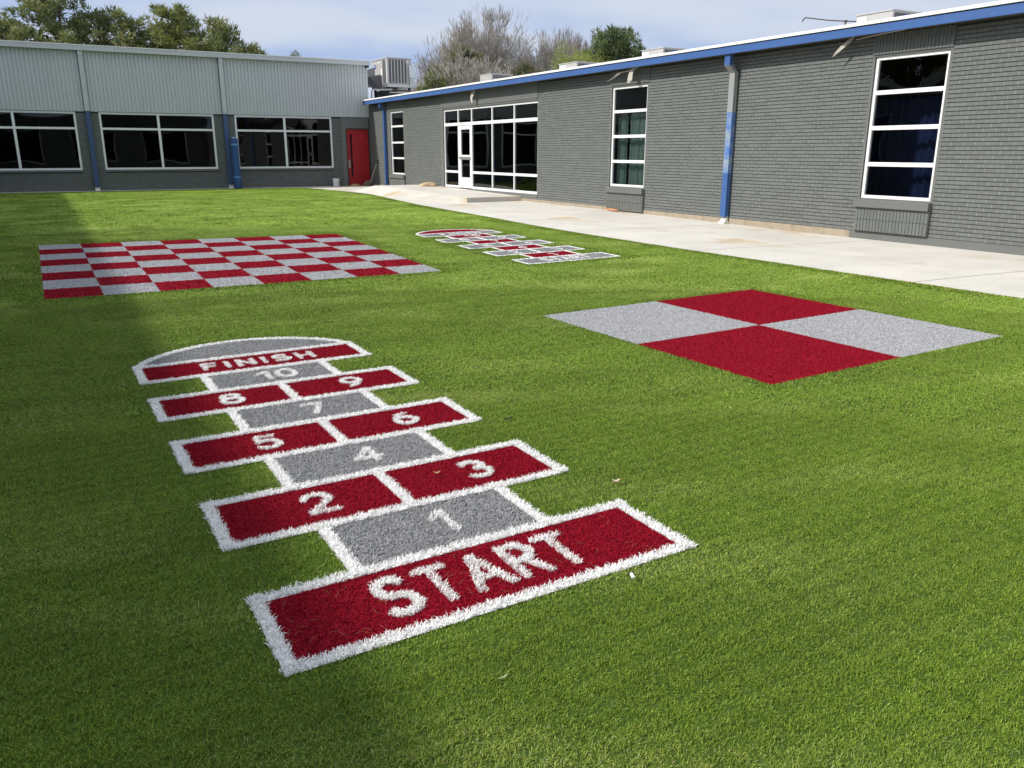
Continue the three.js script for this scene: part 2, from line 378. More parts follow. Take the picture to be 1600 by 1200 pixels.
// storefront with the white door
{
  const s = [-28.22, -27.06, -26.01, -24.53, -23.07, -21.6], y0 = 0.27, yl = 0.80, yt = 2.42, y1 = 2.93, f = 0.055, h = f / 2, n0 = -0.11, n1 = -0.04;
  part('bay_panel', [R.box(-28.42, -28.22, 0.1, 3.46, -0.012, -0.002), R.box(-28.22, -21.6, 2.94, 3.46, -0.012, -0.002), R.box(-28.22, -21.6, 0.1, 0.2, -0.012, -0.002)], M.greyPaint, wing);
  part('lintel', R.box(-28.42, -21.58, 3.0, 3.455, -0.002, 0.016), M.greyPaint, wing);
  part('threshold', R.rbox(-28.22, -21.6, 0.1, 0.245, -0.15, 0.0, 0.006), M.greyPaint, wing);
  const fr = [R.rbox(s[0], s[5], y1 - f, y1, n0, n1, 0.004)];
  for (let i = 0; i < 6; i++) { const a = i === 0 ? s[0] : i === 5 ? s[5] - f : s[i] - h; fr.push(R.rbox(a, a + f, i === 1 || i === 2 ? 0.248 : y0 - 0.02, y1 - f, n0, n1 - 0.001, 0.004)); }
  const bars = [];
  for (let i = 0; i < 5; i++) {
    const a = i === 0 ? s[0] + f : s[i] + h, b = i === 4 ? s[5] - f : s[i + 1] - h;
    fr.push(R.rbox(a, b, yt - 0.05, yt + 0.05, n0, n1 - 0.002, 0.004));
    if (i !== 1) { fr.push(R.rbox(a, b, yl - 0.04, yl + 0.04, n0, n1 - 0.002, 0.004), R.rbox(a, b, y0 - 0.022, y0 + 0.055, n0, n1 - 0.002, 0.004)); }
    bars.push([a, b]);
  }
  const w = part('storefront', fr, M.white, wing, 'white framed glass entrance screen');
  bars.forEach(([a, b], i) => {
    pane(R, a, b, yt + 0.05, y1 - f, -0.075, w);
    if (i !== 1) { pane(R, a, b, yl + 0.04, yt - 0.05, -0.075, w); pane(R, a, b, y0 + 0.055, yl - 0.04, -0.075, w); }
  });
  const [a, b] = bars[1], d0 = -0.10, d1 = -0.045, dy0 = 0.26, dy1 = yt - 0.06;
  const door = part('door', [R.rbox(a + 0.008, a + 0.18, dy0, dy1, d0, d1, 0.004), R.rbox(b - 0.13, b - 0.008, dy0, dy1, d0, d1, 0.004), R.rbox(a + 0.18, b - 0.13, dy1 - 0.13, dy1, d0, d1 - 0.001, 0.004), R.rbox(a + 0.18, b - 0.13, dy0, 0.62, d0, d1 - 0.001, 0.004), R.rbox(a + 0.18, b - 0.13, 1.22, 1.38, d0, d1 - 0.001, 0.004)], std([0.72, 0.73, 0.74], 0.4), wing, 'white glazed door with mid rail');
  pane(R, a + 0.18, b - 0.13, 0.62, 1.22, -0.075, door); pane(R, a + 0.18, b - 0.13, 1.38, dy1 - 0.13, -0.075, door);
  part('push_bar', [R.rbox(a + 0.10, b - 0.05, 1.25, 1.32, -0.02, 0.015, 0.01), R.box(a + 0.11, a + 0.15, 1.26, 1.31, -0.045, -0.02), R.box(b - 0.10, b - 0.06, 1.26, 1.31, -0.045, -0.02)], M.steel, door);
}
// eave: soffit, blue fascia, gap, white roof edge
const OV = 0.35;
part('soffit', [R.box(-35.72, 5.6, 3.462, 3.478, -0.2, OV - 0.04)], M.soffit, wing);
part('fascia', [R.rbox(-35.74, 5.6, 3.432, 3.568, OV - 0.04, OV, 0.004)], M.blue, wing);
part('drip_edge', [R.box(-35.74, 5.6, 3.57, 3.585, OV - 0.05, OV - 0.012)], M.darkGap, wing);
{
  const t = new Tri(), a = XR - OV - 0.025, yE = 3.587;
  const prof = [[a, yE], [a, yE + 0.045], [a + 0.03, yE + 0.055], [XR + 16, yE + 0.36], [XR + 16, 3.48], [a, yE]];
  for (let i = 0; i + 1 < prof.length; i++) { const [x0, y0] = prof[i], [x1, y1] = prof[i + 1]; t.quad([x0, y0, -35.74], [x0, y0, 5.7], [x1, y1, 5.7], [x1, y1, -35.74]); }
  part('roof', [uvMetres(t.geo()), box(XR + 0.25, XR + 16, 3.48, 3.74, -44, -35.75)], M.roofWhite, wing);
}
// inside of the wing: floor, back wall, cross walls, ceiling
part('interior', [box(XR + 0.22, XR + 7, 0.0, 0.02, -42, 5.4), box(XR + 7, XR + 7.2, -0.1, 3.48, -42, 5.4), box(XR + 0.22, XR + 7, 3.36, 3.45, -42, 5.4), box(XR + 0.22, XR + 7, 0.02, 3.36, -13.6, -13.4), box(XR + 0.22, XR + 7, 0.02, 3.36, -20.4, -20.2), box(XR + 0.22, XR + 7, 0.02, 3.36, -30.2, -30.0), box(XR - 0.1, XR + 7, -0.1, 3.46, 5.45, 5.6), box(XR - 0.1, XR + 7, -0.1, 3.46, -42.2, -42.02)], M.interior, wing);
// downspouts: rectangular, offset at the eave, white boot at the foot
function downspout(F, s, w, segs, boot, parent, kind) {
  const d = 0.1, pts = segs.map(q => q.slice());
  const t = [];
  for (const [mat, list] of Object.entries(kind)) for (const [pa, pb, name] of list) {
    const h = new THREE.Shape(); h.moveTo(pa[0], pa[1]); h.lineTo(pb[0], pb[1]); h.lineTo(pb[0] - d, pb[1]); h.lineTo(pa[0] - d, pa[1]);
    const g = new THREE.ExtrudeGeometry(h, { depth: w, bevelEnabled: false });   // x = n, y = up, z along
    const p = g.attributes.position;
    for (let i = 0; i < p.count; i++) { const q = F.pt(s + p.getZ(i), p.getY(i), p.getX(i)); p.setXYZ(i, ...q); }
    const gn = g.index ? g.toNonIndexed() : g; if (F === L) {} else { flip(gn); }
    gn.computeVertexNormals(); uvMetres(gn);
    part(name || 'downspout', gn, M[mat], parent);
  }
  if (boot) { const b0 = boot; part('downspout_boot', [F.rbox(s - 0.015, s + w + 0.015, b0[0], b0[1], 0.01, 0.16, 0.01), wedge(F, s + 0.002, s + w - 0.002, b0[1], b0[2], 0.03, 0.13)], std([0.7, 0.68, 0.62], 0.7), parent); }
}
function flip(g) { for (const a of Object.values(g.attributes)) { const k = a.itemSize, r = a.array; for (let i = 0; i < a.count; i += 3) for (let j = 0; j < k; j++) { const u = (i + 1) * k + j, v = (i + 2) * k + j, q = r[u]; r[u] = r[v]; r[v] = q; } } }
function wedge(F, s0, s1, y0, y1, n0, n1) {
  const t = new Tri(), A = F.pt(s0, y0, n0), B = F.pt(s1, y0, n0), C = F.pt(s1, y0, n1), D = F.pt(s0, y0, n1), E = F.pt(s0, y1, n0), G = F.pt(s1, y1, n0);
  t.quad(D, C, G, E); t.quad(A, E, G, B); t.tri(A, D, E); t.tri(B, G, C); return uvMetres(t.geo());
}
downspout(R, -13.60, 0.155, [], [-0.03, 0.03, 0.16], wing, {
  blue: [[[0.30, 3.43], [0.30, 3.22]], [[0.135, 1.05], [0.135, 0.14], 'downspout']],
  bluePatch: [[[0.135, 2.30], [0.135, 1.05]]],
  pipeGrey: [[[0.30, 3.22], [0.135, 3.08]], [[0.135, 3.08], [0.135, 2.30]]],
}, wing);

downspout(R, -33.98, 0.13, [], null, wing, { blue: [[[0.28, 3.43], [0.28, 3.26]], [[0.28, 3.26], [0.125, 3.12]], [[0.125, 3.12], [0.125, 0.05], 'downspout']] });
// torn strips hanging from the soffit
function flap(pts, w, label) {
  const t = new Tri();
  for (let i = 0; i + 1 < pts.length; i++) {
    const a = pts[i], b = pts[i + 1], wa = w[i], wb = w[i + 1];
    t.quad([a[0], a[1], a[2] - wa], [a[0] + 0.02, a[1] - 0.004, a[2] + wa], [b[0] + 0.02, b[1] - 0.004, b[2] + wb], [b[0], b[1], b[2] - wb]);
  }
  part('torn_soffit_strip', t.geo(), M.flap, wing, label);
}
flap([[12.86, 3.46, -10.55], [12.84, 3.41, -10.60], [12.80, 3.32, -10.70], [12.78, 3.22, -10.82], [12.77, 3.15, -10.90]], [0.015, 0.05, 0.055, 0.03, 0.006]);
flap([[12.86, 3.455, -9.55], [12.85, 3.435, -10.0], [12.86, 3.40, -10.5]], [0.02, 0.03, 0.02]);
flap([[12.80, 3.46, -16.75], [12.78, 3.42, -16.78], [12.76, 3.30, -16.85], [12.75, 3.17, -16.86], [12.75, 3.10, -16.92]], [0.03, 0.05, 0.07, 0.08, 0.02]);
flap([[12.82, 3.46, -16.6], [12.78, 3.38, -16.95], [12.76, 3.36, -17.3], [12.80, 3.27, -17.6], [12.8, 3.2, -17.85]], [0.05, 0.12, 0.08, 0.03, 0.015]);
flap([[12.84, 3.46, -25.4], [12.82, 3.35, -25.42], [12.8, 3.2, -25.5], [12.8, 3.05, -25.46]], [0.16, 0.10, 0.06, 0.02]);

// entrance step in front of the glass screen
{
  const t = new Tri(), a = [11.1, -22.5], y0 = 0.16, y1 = 0.245;
  const P = (x, z) => [x, y0 + (y1 - y0) * Math.min(1, (-22.5 - z) / 6), z];
  const xs = [11.12, 12.0, 13.018], zs = [-22.5, -24.5, -26.5, -28.5, -30.4];
  for (let i = 0; i < 2; i++) for (let j = 0; j < 4; j++) t.quad(P(xs[i], zs[j]), P(xs[i + 1], zs[j]), P(xs[i + 1], zs[j + 1]), P(xs[i], zs[j + 1]));
    for (const [z, f] of [[-22.5, 1]]) t.quad([11.12, -0.05, z], [13.018, -0.05, z], P(13.018, z), P(11.12, z));
  t.tri(P(11.12, -22.5), [11.12, -0.05, -22.5], [9.95, paveY(9.95, -25.2) - 0.004, -25.2]);
  const fl = [[11.12, -22.5, 9.95, -25.2], [11.12, -24.5, 9.98, -26.0], [11.12, -26.5, 10.2, -27.2], [11.12, -28.5, 10.45, -29.2], [11.12, -30.4, 10.6, -31.4]];
  for (let j = 0; j < 4; j++) { const [a0, b0, c0, d0] = fl[j], [a1, b1, c1, d1] = fl[j + 1]; t.quad([c0, paveY(c0, d0) - 0.004, d0], P(a0, b0), P(a1, b1), [c1, paveY(c1, d1) - 0.004, d1]); }
  { const [a1, b1, c1, d1] = fl[4]; t.quad([c1, paveY(c1, d1) - 0.004, d1], P(a1, b1), P(13.018, -30.4), [13.018, 0.02, -31.6]); }
  part('entrance_step', uvMetres(t.geo()), concMat, pave, 'raised concrete step in front of the glass entrance');
  const g = new Tri(); const q = [[12.35, -34.6], [13.0, -34.9], [13.0, -29.6], [12.75, -30.5], [12.4, -33]];
  const H3 = q.map(([x, z]) => [x, paveY(x, z) + 0.03, z]); for (let i = 1; i + 1 < q.length; i++) g.tri(H3[0], H3[i], H3[i + 1]);
  struct('turf_strip', uvMetres(g.geo()), std([0.12, 0.20, 0.03], 1, { map: turfTex }), 'narrow green turf strip at the foot of the brick wall by the corner');
}

// ------------------------------------------------------------------ the classroom building across the far end
const hall = thing('classroom_building', 'grey building with corrugated metal upper wall closing the far end', 'building', [4, 0, ZL]);
const holesL = [[-2.6, 1.5, 0.8, 2.93], [2.28, 6.46, 0.8, 2.93], [7.27, 11.33, 0.8, 2.93], [11.98, 12.97, 0.0, 2.43]];
const wallL = part('wall', wallGeo(L, -5.0, 13.0, -0.1, 5.06, -0.24, -0.012, holesL), M.backing, hall);
{
  const { bricks, strips } = courses(-5.0, 11.74, 0.02, 2.93, holesL.map(h => [h[0], h[1], h[2] - (h[2] > 0 ? 0.08 : 0), h[3]]));
  layBricks(L, bricks, wallL, 0);
  const im = new THREE.InstancedMesh(new THREE.BoxGeometry(1, 1, 1), M.mortar, strips.length); im.name = 'mortar'; im.userData.kind = 'stuff';
  const o = off.get(wallL);
  strips.forEach((b, i) => { const k = brickMatrix(L, b, 0.04, -0.0022); k.premultiply(new THREE.Matrix4().makeTranslation(-o[0], -o[1], -o[2])); im.setMatrixAt(i, k); });
  wallL.add(im);
}
for (const [a, b] of [[-5.0, -3.15], [-2.99, 1.82], [1.99, 6.80], [6.97, 13.05]]) part('corrugated_panel', corrugated(L, a, b, 2.935, 5.06, 0.012), M.corr, hall);
part('corrugated_panel', corrugated(L, 11.75, 11.94, 0.02, 2.92, -0.01, 0.09, 0.02), M.corrDark, hall, 'dark grey corrugated strip beside the red door');
part('corrugated_panel', corrugated(L, 11.94, 13.0, 2.47, 2.92, -0.01, 0.09, 0.02), M.corrDark, hall, 'dark grey corrugated panel above the red door');
holesL.slice(0, 3).forEach(([a, b, y0, y1]) => {
  const f = 0.075, n0 = -0.09, n1 = -0.015, m = (a + b) / 2, yl = 2.32;
  const fr = [L.rbox(a, b, y1 - f - 0.01, y1 - 0.003, n0, n1, 0.004), L.rbox(a, b, y0, y0 + f, n0, n1, 0.004), L.rbox(a, a + f, y0 + f, y1 - f - 0.01, n0, n1 - 0.001, 0.004), L.rbox(b - f, b, y0 + f, y1 - f - 0.01, n0, n1 - 0.001, 0.004),
    L.rbox(m - 0.045, m + 0.045, y0 + f, y1 - f - 0.01, n0, n1 - 0.002, 0.004), L.rbox(a + f, m - 0.045, yl - 0.04, yl + 0.04, n0, n1 - 0.003, 0.004), L.rbox(m + 0.045, b - f, yl - 0.04, yl + 0.04, n0, n1 - 0.003, 0.004)];
  const w = part('window', fr, M.white, hall);
  for (const [p, q] of [[a + f, m - 0.045], [m + 0.045, b - f]]) { pane(L, p, q, y0 + f, yl - 0.04, -0.05, w); pane(L, p, q, yl + 0.04, y1 - f - 0.01, -0.05, w); }
  part('window_sill', L.rbox(a - 0.02, b + 0.02, y0 - 0.075, y0 - 0.004, -0.011, 0.05, 0.006), M.greyPaint, hall);
});
{ // red door 13
  const d = part('door', [L.rbox(11.985, 12.14, 0.03, 2.42, -0.11, -0.06, 0.004), L.rbox(12.225, 12.965, 0.03, 2.42, -0.11, -0.06, 0.004), L.rbox(12.14, 12.225, 0.03, 0.42, -0.11, -0.061, 0.004), L.rbox(12.14, 12.225, 2.22, 2.42, -0.11, -0.061, 0.004)], M.red, hall, 'red steel door with the number 13');
  part('door_frame', [L.box(11.955, 11.984, 0.02, 2.455, -0.12, -0.02), L.box(12.966, 12.995, 0.02, 2.455, -0.12, -0.02), L.box(11.984, 12.966, 2.421, 2.455, -0.12, -0.02)], std([0.25, 0.012, 0.018], 0.5), hall);
  pane(L, 12.14, 12.225, 0.42, 2.22, -0.085, d);
  part('door_handle', [L.rbox(12.02, 12.10, 0.78, 1.14, -0.06, -0.045, 0.006), L.rbox(12.035, 12.085, 0.86, 1.08, -0.03, -0.015, 0.006), L.box(12.05, 12.07, 0.88, 0.92, -0.045, -0.028), L.box(12.05, 12.07, 1.02, 1.06, -0.045, -0.028)], M.steel, d);
  const num = new Tri();
  for (const [txt, x] of [['1', 12.56], ['3', 12.68]]) for (const pl of glyph(txt).strokes) strokeQuads(num, pl.map(([u, v]) => [x + u * 0.17, 2.0 + v * 0.2]), 0.024, (a, b) => [a, b, ZL - 0.057]);
  part('door_number', num.geo(), M.redText, d, 'red number 13');
}
part('fascia', [L.rbox(-5.0, 13.12, 5.06, 5.225, 0.20, 0.25, 0.005), L.box(-5, 13.1, 5.065, 5.085, -0.1, 0.2), L.rbox(13.08, 13.125, 5.06, 5.22, -14, 0.2, 0.004)], M.trimGrey, hall);
part('roof', [L.box(-5.0, 13.14, 5.228, 5.262, -14, 0.265)], M.roofWhite, hall);
part('eave_bracket', [L.rbox(12.95, 13.08, 4.98, 5.058, 0.02, 0.18, 0.01)], std([0.03, 0.03, 0.03], 0.8), hall);
part('side_wall', [box(13.0, 13.04, -0.1, 5.06, -50, ZL - 0.25), box(-5, 13.0, -0.1, 5.06, -50.2, -50), box(-5.04, -5.0, -0.1, 5.06, -50, ZL)], M.corr, hall);
part('interior', [box(-5, 13.0, 0, 0.02, -44, ZL - 0.25), box(-5, 13.0, -0.1, 3.1, -44.2, -44), box(-5, 13.0, 3.1, 3.15, -44.2, ZL - 0.25)], M.interior, hall);
for (const s of [-3.145, 1.83, 6.81]) downspout(L, s, 0.165, [], [0.02, 0.07, 0.2], hall, { trimGrey: [[[0.20, 5.058], [0.20, 4.88]], [[0.175, 4.876], [0.16, 2.95]]], blueDeep: [[[0.135, 2.95], [0.135, 0.18], 'downspout']] });

// plumbing of letters: strokes in a box one unit high
function arc(cx, cy, rx, ry, a0, a1, n = 14) { const o = []; for (let i = 0; i <= n; i++) { const a = (a0 + (a1 - a0) * i / n) * Math.PI / 180; o.push([cx + rx * Math.cos(a), cy + ry * Math.sin(a)]); } return o; }
function glyph(c) {
  const G = {
    '0': [0.62, [arc(0.31, 0.5, 0.31, 0.5, 0, 360, 24)]],
    '1': [0.42, [[[0.02, 0.74], [0.36, 1], [0.36, 0]]]],
    '2': [0.62, [[...arc(0.31, 0.70, 0.29, 0.30, 165, -38), [0.02, 0], [0.64, 0]]]],
    '3': [0.6, [arc(0.28, 0.75, 0.27, 0.25, 150, -80), arc(0.28, 0.27, 0.31, 0.27, 85, -150)]],
    '4': [0.68, [[[0.5, 0], [0.5, 1], [0.0, 0.28], [0.7, 0.28]]]],
    '5': [0.6, [[[0.56, 1], [0.1, 1], [0.06, 0.55]], arc(0.28, 0.32, 0.31, 0.32, 135, -150)]],
    '6': [0.62, [arc(0.31, 0.31, 0.30, 0.31, 0, 360, 20), [[0.02, 0.36], [0.08, 0.62], [0.24, 0.86], [0.5, 1]]]],
    '7': [0.6, [[[0.0, 1], [0.6, 1], [0.22, 0]]]],
    '8': [0.62, [arc(0.31, 0.76, 0.25, 0.24, 0, 360, 20), arc(0.31, 0.27, 0.31, 0.27, 0, 360, 20)]],
    '9': [0.62, [arc(0.31, 0.69, 0.30, 0.31, 0, 360, 20), [[0.6, 0.64], [0.54, 0.38], [0.38, 0.14], [0.12, 0]]]],
    S: [0.62, [[...arc(0.31, 0.75, 0.28, 0.25, 30, 250, 12), ...arc(0.31, 0.255, 0.31, 0.255, 75, -150, 14)]]],
    T: [0.66, [[[0, 1], [0.66, 1]], [[0.33, 1], [0.33, 0]]]],
    A: [0.72, [[[0, 0], [0.36, 1], [0.72, 0]], [[0.13, 0.33], [0.59, 0.33]]]],
    R: [0.62, [[[0.04, 0], [0.04, 1], [0.34, 1], ...arc(0.34, 0.75, 0.25, 0.25, 90, -90, 8), [0.04, 0.5]], [[0.34, 0.5], [0.62, 0]]]],
    F: [0.54, [[[0.04, 0], [0.04, 1], [0.54, 1]], [[0.04, 0.52], [0.46, 0.52]]]],
    I: [0.08, [[[0.04, 0], [0.04, 1]]]],
    N: [0.66, [[[0.04, 0], [0.04, 1], [0.62, 0], [0.62, 1]]]],
    H: [0.66, [[[0.04, 0], [0.04, 1]], [[0.62, 0], [0.62, 1]], [[0.04, 0.52], [0.62, 0.52]]]],
  };
  return { w: G[c][0], strokes: G[c][1] };
}
function strokeQuads(t, pl, w, P) {
  for (let i = 0; i + 1 < pl.length; i++) { const [a, b] = pl[i], [c, d] = pl[i + 1], l = Math.hypot(c - a, d - b) || 1, nx = -(d - b) / l * w / 2, ny = (c - a) / l * w / 2; t.quad(P(a - nx, b - ny), P(c - nx, d - ny), P(c + nx, d + ny), P(a + nx, b + ny)); }
}

// ------------------------------------------------------------------ turf inlays: pile of cut fibres, every part with its own blades
// an inlay lives in (u, v): u to the right, v away from the viewer; each region is a test and a box
const inlayTests = [];
function frame2d(ox, oz, au, av) {   // u runs to the right, turned by au; v runs away from the viewer, turned by av
  const uc = Math.cos(au), us = Math.sin(au), vc = Math.cos(av), vs = Math.sin(av);
  const D = -uc * vc - us * vs;   // of [[uc, -vs], [-us, -vc]]
  return { to: (u, v) => [ox + u * uc - v * vs, oz - u * us - v * vc], from: (x, z) => { const dx = x - ox, dz = z - oz; return [(-vc * dx + vs * dz) / D, (us * dx + uc * dz) / D]; } };
}
function segDist(px, py, a, b, c, d) { const vx = c - a, vy = d - b, t = Math.max(0, Math.min(1, ((px - a) * vx + (py - b) * vy) / (vx * vx + vy * vy || 1))); return Math.hypot(px - a - t * vx, py - b - t * vy); }
// pile: blades standing where test(u,v) is true
function pile(T, F, bb, test, o) {
  const area = (bb[1] - bb[0]) * (bb[3] - bb[2]), n = Math.round(area * o.density);
  for (let i = 0; i < n; i++) {
    const u = rr(bb[0], bb[1]), v = rr(bb[2], bb[3]);
    if (!test(u, v)) continue;
    const [x, z] = F(u, v);
    blade(T, x, o.y, z, o.h * rr(0.65, 1.2), o.w * rr(0.7, 1.3), o.lean, ((q) => o.c.map(k => k * q))(rr(o.lo ?? 0.8, o.hi ?? 1.15)), o.bias);
  }
}
function blade(T, x, y, z, h, w, lean, c, bias = [0, 0]) {
  const a = rr(0, 6.283), ca = Math.cos(a) * w / 2, sa = Math.sin(a) * w / 2, l = lean * Math.sqrt(rnd()), d = rr(0, 6.283);
  const lx = Math.cos(d) * l * h + bias[0] * h, lz = Math.sin(d) * l * h + bias[1] * h;
  const m = [x + lx * 0.4, y + h * 0.6, z + lz * 0.4], t = [x + lx, y + h * (1 - 0.3 * l * l), z + lz];
  const A = [x - ca, y, z - sa], B = [x + ca, y, z + sa], C = [m[0] + ca * 0.85, m[1], m[2] + sa * 0.85], D = [m[0] - ca * 0.85, m[1], m[2] - sa * 0.85];
  T.quad(A, B, C, D, c); T.tri(D, C, t, c);
}
const fibre = (rough = 0.8) => new THREE.MeshPhysicalMaterial({ color: 0xffffff, specularIntensity: 0.35, vertexColors: true, roughness: rough, side: THREE.DoubleSide });
const fibreMat = fibre();
const RED = [0.31, 0.003, 0.019], GREY = [0.335, 0.34, 0.35], PALE = [0.47, 0.475, 0.495], WHITE = [0.93, 0.93, 0.92];
function sheet(T, F, pts, y, c) { const q = pts.map(([u, v]) => { const [x, z] = F(u, v); return [x, y, z]; }); for (let i = 1; i + 1 < q.length; i++) T.tri(q[0], q[i], q[i + 1], c, [0, 1, 0]); }

function hopscotch(name, label, ox, oz, [au, av], W, P, near, cols) {
  const fr = frame2d(ox, oz, au, av), F = (u, v) => fr.to(u, v);
  const t = thing(name, label, 'hopscotch court', [ox, 0, oz]);
  const B = near ? 0.052 : 0.055, hb = B / 2, c0 = W * 0.245, c1 = W * 0.755, mid = W / 2, [C1, C2] = cols;
  const dens = near ? 1 : 0.16, wk = near ? 1 : 2.3;
  const rows = [0, 1, 2, 3, 4, 5, 6, 7, 8, 9].map(k => k * P + hb);
  const segs = [];
  const full = [0, 2, 4, 6, 8];      // row index of full-width rows: start, 2-3, 5-6, 8-9, finish
  for (let k = 0; k <= 9; k++) { segs.push([hb, rows[k], W - hb, rows[k]]); }
  for (let r = 0; r < 9; r++) {
    if (full.includes(r)) { segs.push([hb, rows[r], hb, rows[r + 1]], [W - hb, rows[r], W - hb, rows[r + 1]]); if (r > 0 && r < 8) segs.push([mid, rows[r], mid, rows[r + 1]]); }
    else segs.push([c0, rows[r], c0, rows[r + 1]], [c1, rows[r], c1, rows[r + 1]]);
  }
  // arc above the finish bar
  const sag = P * 1.16, half = (W - B) / 2, Rr = (half * half + sag * sag) / (2 * sag), cy = rows[9] + sag - Rr, arcPts = [];
  for (let i = 0; i <= 24; i++) { const x = -half + 2 * half * i / 24; arcPts.push([mid + x, cy + Math.sqrt(Rr * Rr - x * x)]); }
  for (let i = 0; i < 24; i++) segs.push([...arcPts[i], ...arcPts[i + 1]]);
  const inArc = (u, v) => v >= rows[9] && (u - mid) ** 2 + (v - cy) ** 2 <= Rr * Rr && v > cy;
  const onBorder = (u, v, e = 0) => segs.some(s => { const d = segDist(u, v, ...s); return d <= hb + e; });
  const inside = (u, v, e = 0) => {
    if (onBorder(u, v, e)) return true;
    if (inArc(u, v)) return true;
    for (let r = 0; r < 9; r++) if (v > rows[r] && v < rows[r + 1]) return full.includes(r) ? u > hb && u < W - hb : u > c0 && u < c1;
    return false;
  };
  inlayTests.push({ bb: [ox - 0.3, ox + W + 0.6, oz - P * 11 - 0.3, oz + 0.3], test: (x, z, e) => inside(...fr.from(x, z), e) });
  // border
  {
    const T = new Tri();
    for (const s of segs) {
      const l = Math.hypot(s[2] - s[0], s[3] - s[1]), dx = (s[2] - s[0]) / l * hb, dy = (s[3] - s[1]) / l * hb, e = 0.8;
      sheet(T, F, [[s[0] - dx * e + dy * e, s[1] - dy * e - dx * e], [s[2] + dx * e + dy * e, s[3] + dy * e - dx * e], [s[2] + dx * e - dy * e, s[3] + dy * e + dx * e], [s[0] - dx * e - dy * e, s[1] - dy * e + dx * e]].map(q => q), 0.004 + 0.0002 * (segs.indexOf(s) % 7), [0.9, 0.9, 0.9]);
      const n = Math.round((l + B) * B * 42000 * dens), ux = dx / hb, uy = dy / hb;
      for (let i = 0; i < n; i++) {
        const a = rr(-hb, l + hb), b = rr(-hb, hb) * (1 + 0.14 * Math.sin(a * 47) * rnd()), u = s[0] + ux * a - uy * b, v = s[1] + uy * a + ux * b, [x, z] = F(u, v), k = rr(0.82, 1.08);
        blade(T, x, 0.003, z, rr(0.012, 0.023) * (near ? 1 : 0.6), 0.0036 * rr(0.7, 1.3) * wk, 1.15, WHITE.map(c => c * k));
      }
    }
    part('border', T.geo(), fibreMat, t, 'white tufted outline');
  }
  // cells, and their writing
  const cells = [['start_panel', hb, W - hb, 0, 'START', 0, 1], ['number_panel', c0, c1, 1, '1', 1], ['number_panel', hb, mid, 2, '2', 0], ['number_panel', mid, W - hb, 2, '3', 0], ['number_panel', c0, c1, 3, '4', 1], ['number_panel', hb, mid, 4, '5', 0], ['number_panel', mid, W - hb, 4, '6', 0], ['number_panel', c0, c1, 5, '7', 1], ['number_panel', hb, mid, 6, '8', 0], ['number_panel', mid, W - hb, 6, '9', 0], ['number_panel', c0, c1, 7, '10', 1], ['finish_panel', hb, W - hb, 8, 'FINISH', 0, 1]];
  for (const [pn, u0, u1, r, txt, k] of cells) {
    const a = u0 + hb, b = u1 - hb, v0 = rows[r] + hb, v1 = rows[r + 1] - hb, C = k ? C2 : C1, isGrey = C === GREY;
    const T = new Tri();
    sheet(T, F, [[a - 0.01, v0 - 0.01], [b + 0.01, v0 - 0.01], [b + 0.01, v1 + 0.01], [a - 0.01, v1 + 0.01]], 0.002, C.map(c => c * 0.75));
    // lettering layout
    const big = txt.length > 2, hL = big ? (txt === 'START' ? 0.235 : 0.165) * P / 0.4545 : 0.19 * P / 0.4545, gap = hL * (txt === 'FINISH' ? 0.42 : 0.30), sw = (txt === 'START' ? 0.155 : big ? 0.19 : 0.17) * hL;
    const gl = [...txt].map(glyph), sx = txt === 'FINISH' ? 1.0 : 1.0, tw = gl.reduce((s, g) => s + g.w * hL * sx, 0) + gap * (gl.length - 1);
    const lead = pn === 'start_panel' ? 0.4 * W / 1.62 : pn === 'finish_panel' ? 0.44 * W / 1.62 : (a + b) / 2 - tw / 2 + 0.035, base = (v0 + v1) / 2 - hL / 2 + (txt === 'START' ? 0.0 : 0);
    const strokes = []; let x = lead; const scale = pn === 'start_panel' ? (0.80 * W / 1.62) / tw : pn === 'finish_panel' ? (0.79 * W / 1.62) / tw : 1;
    for (const g of gl) { for (const s of g.strokes) strokes.push(s.map(([p, q]) => [x + p * hL * scale, base + q * hL])); x += (g.w * hL + gap) * scale; }
    const onText = (u, v, e) => strokes.some(s => { for (let i = 0; i + 1 < s.length; i++) if (segDist(u, v, ...s[i], ...s[i + 1]) < sw / 2 + e) return true; return false; });
    pile(T, F, [a, b, v0, v1], (u, v) => !onText(u, v, -0.004), { density: (isGrey ? 34000 : 48000) * dens, y: 0.002, h: isGrey ? 0.011 : 0.011, w: (isGrey ? 0.0042 : 0.0030) * wk, lean: isGrey ? 1.5 : 1.2, c: C, lo: 0.78, hi: 1.15 });
    const pm = part(pn, T.geo(), fibreMat, t, isGrey ? 'grey turf panel' : 'crimson turf panel');
    // the letters' white pile
    const TL = new Tri();
    for (const s of strokes) for (let i = 0; i + 1 < s.length; i++) {
      const [p, q] = s[i], [c, d] = s[i + 1], l = Math.max(1e-6, Math.hypot(c - p, d - q)), ux = (c - p) / l, uy = (d - q) / l, n = Math.round((l + sw * 0.6) * sw * 42000 * dens);
      for (let j = 0; j < n; j++) { const aa = rr(-sw * 0.3, l + sw * 0.3), bb = rr(-sw / 2, sw / 2), [X, Z] = F(p + ux * aa - uy * bb, q + uy * aa + ux * bb), kk = rr(0.82, 1.08); blade(TL, X, 0.003, Z, rr(0.013, 0.023) * (near ? 1 : 0.8), 0.0034 * rr(0.7, 1.3) * wk, 1.1, WHITE.map(e => e * kk)); }
    }
    if (TL.p.length) part('lettering', TL.geo(), fibreMat, pm, `white ${txt}`);
  }
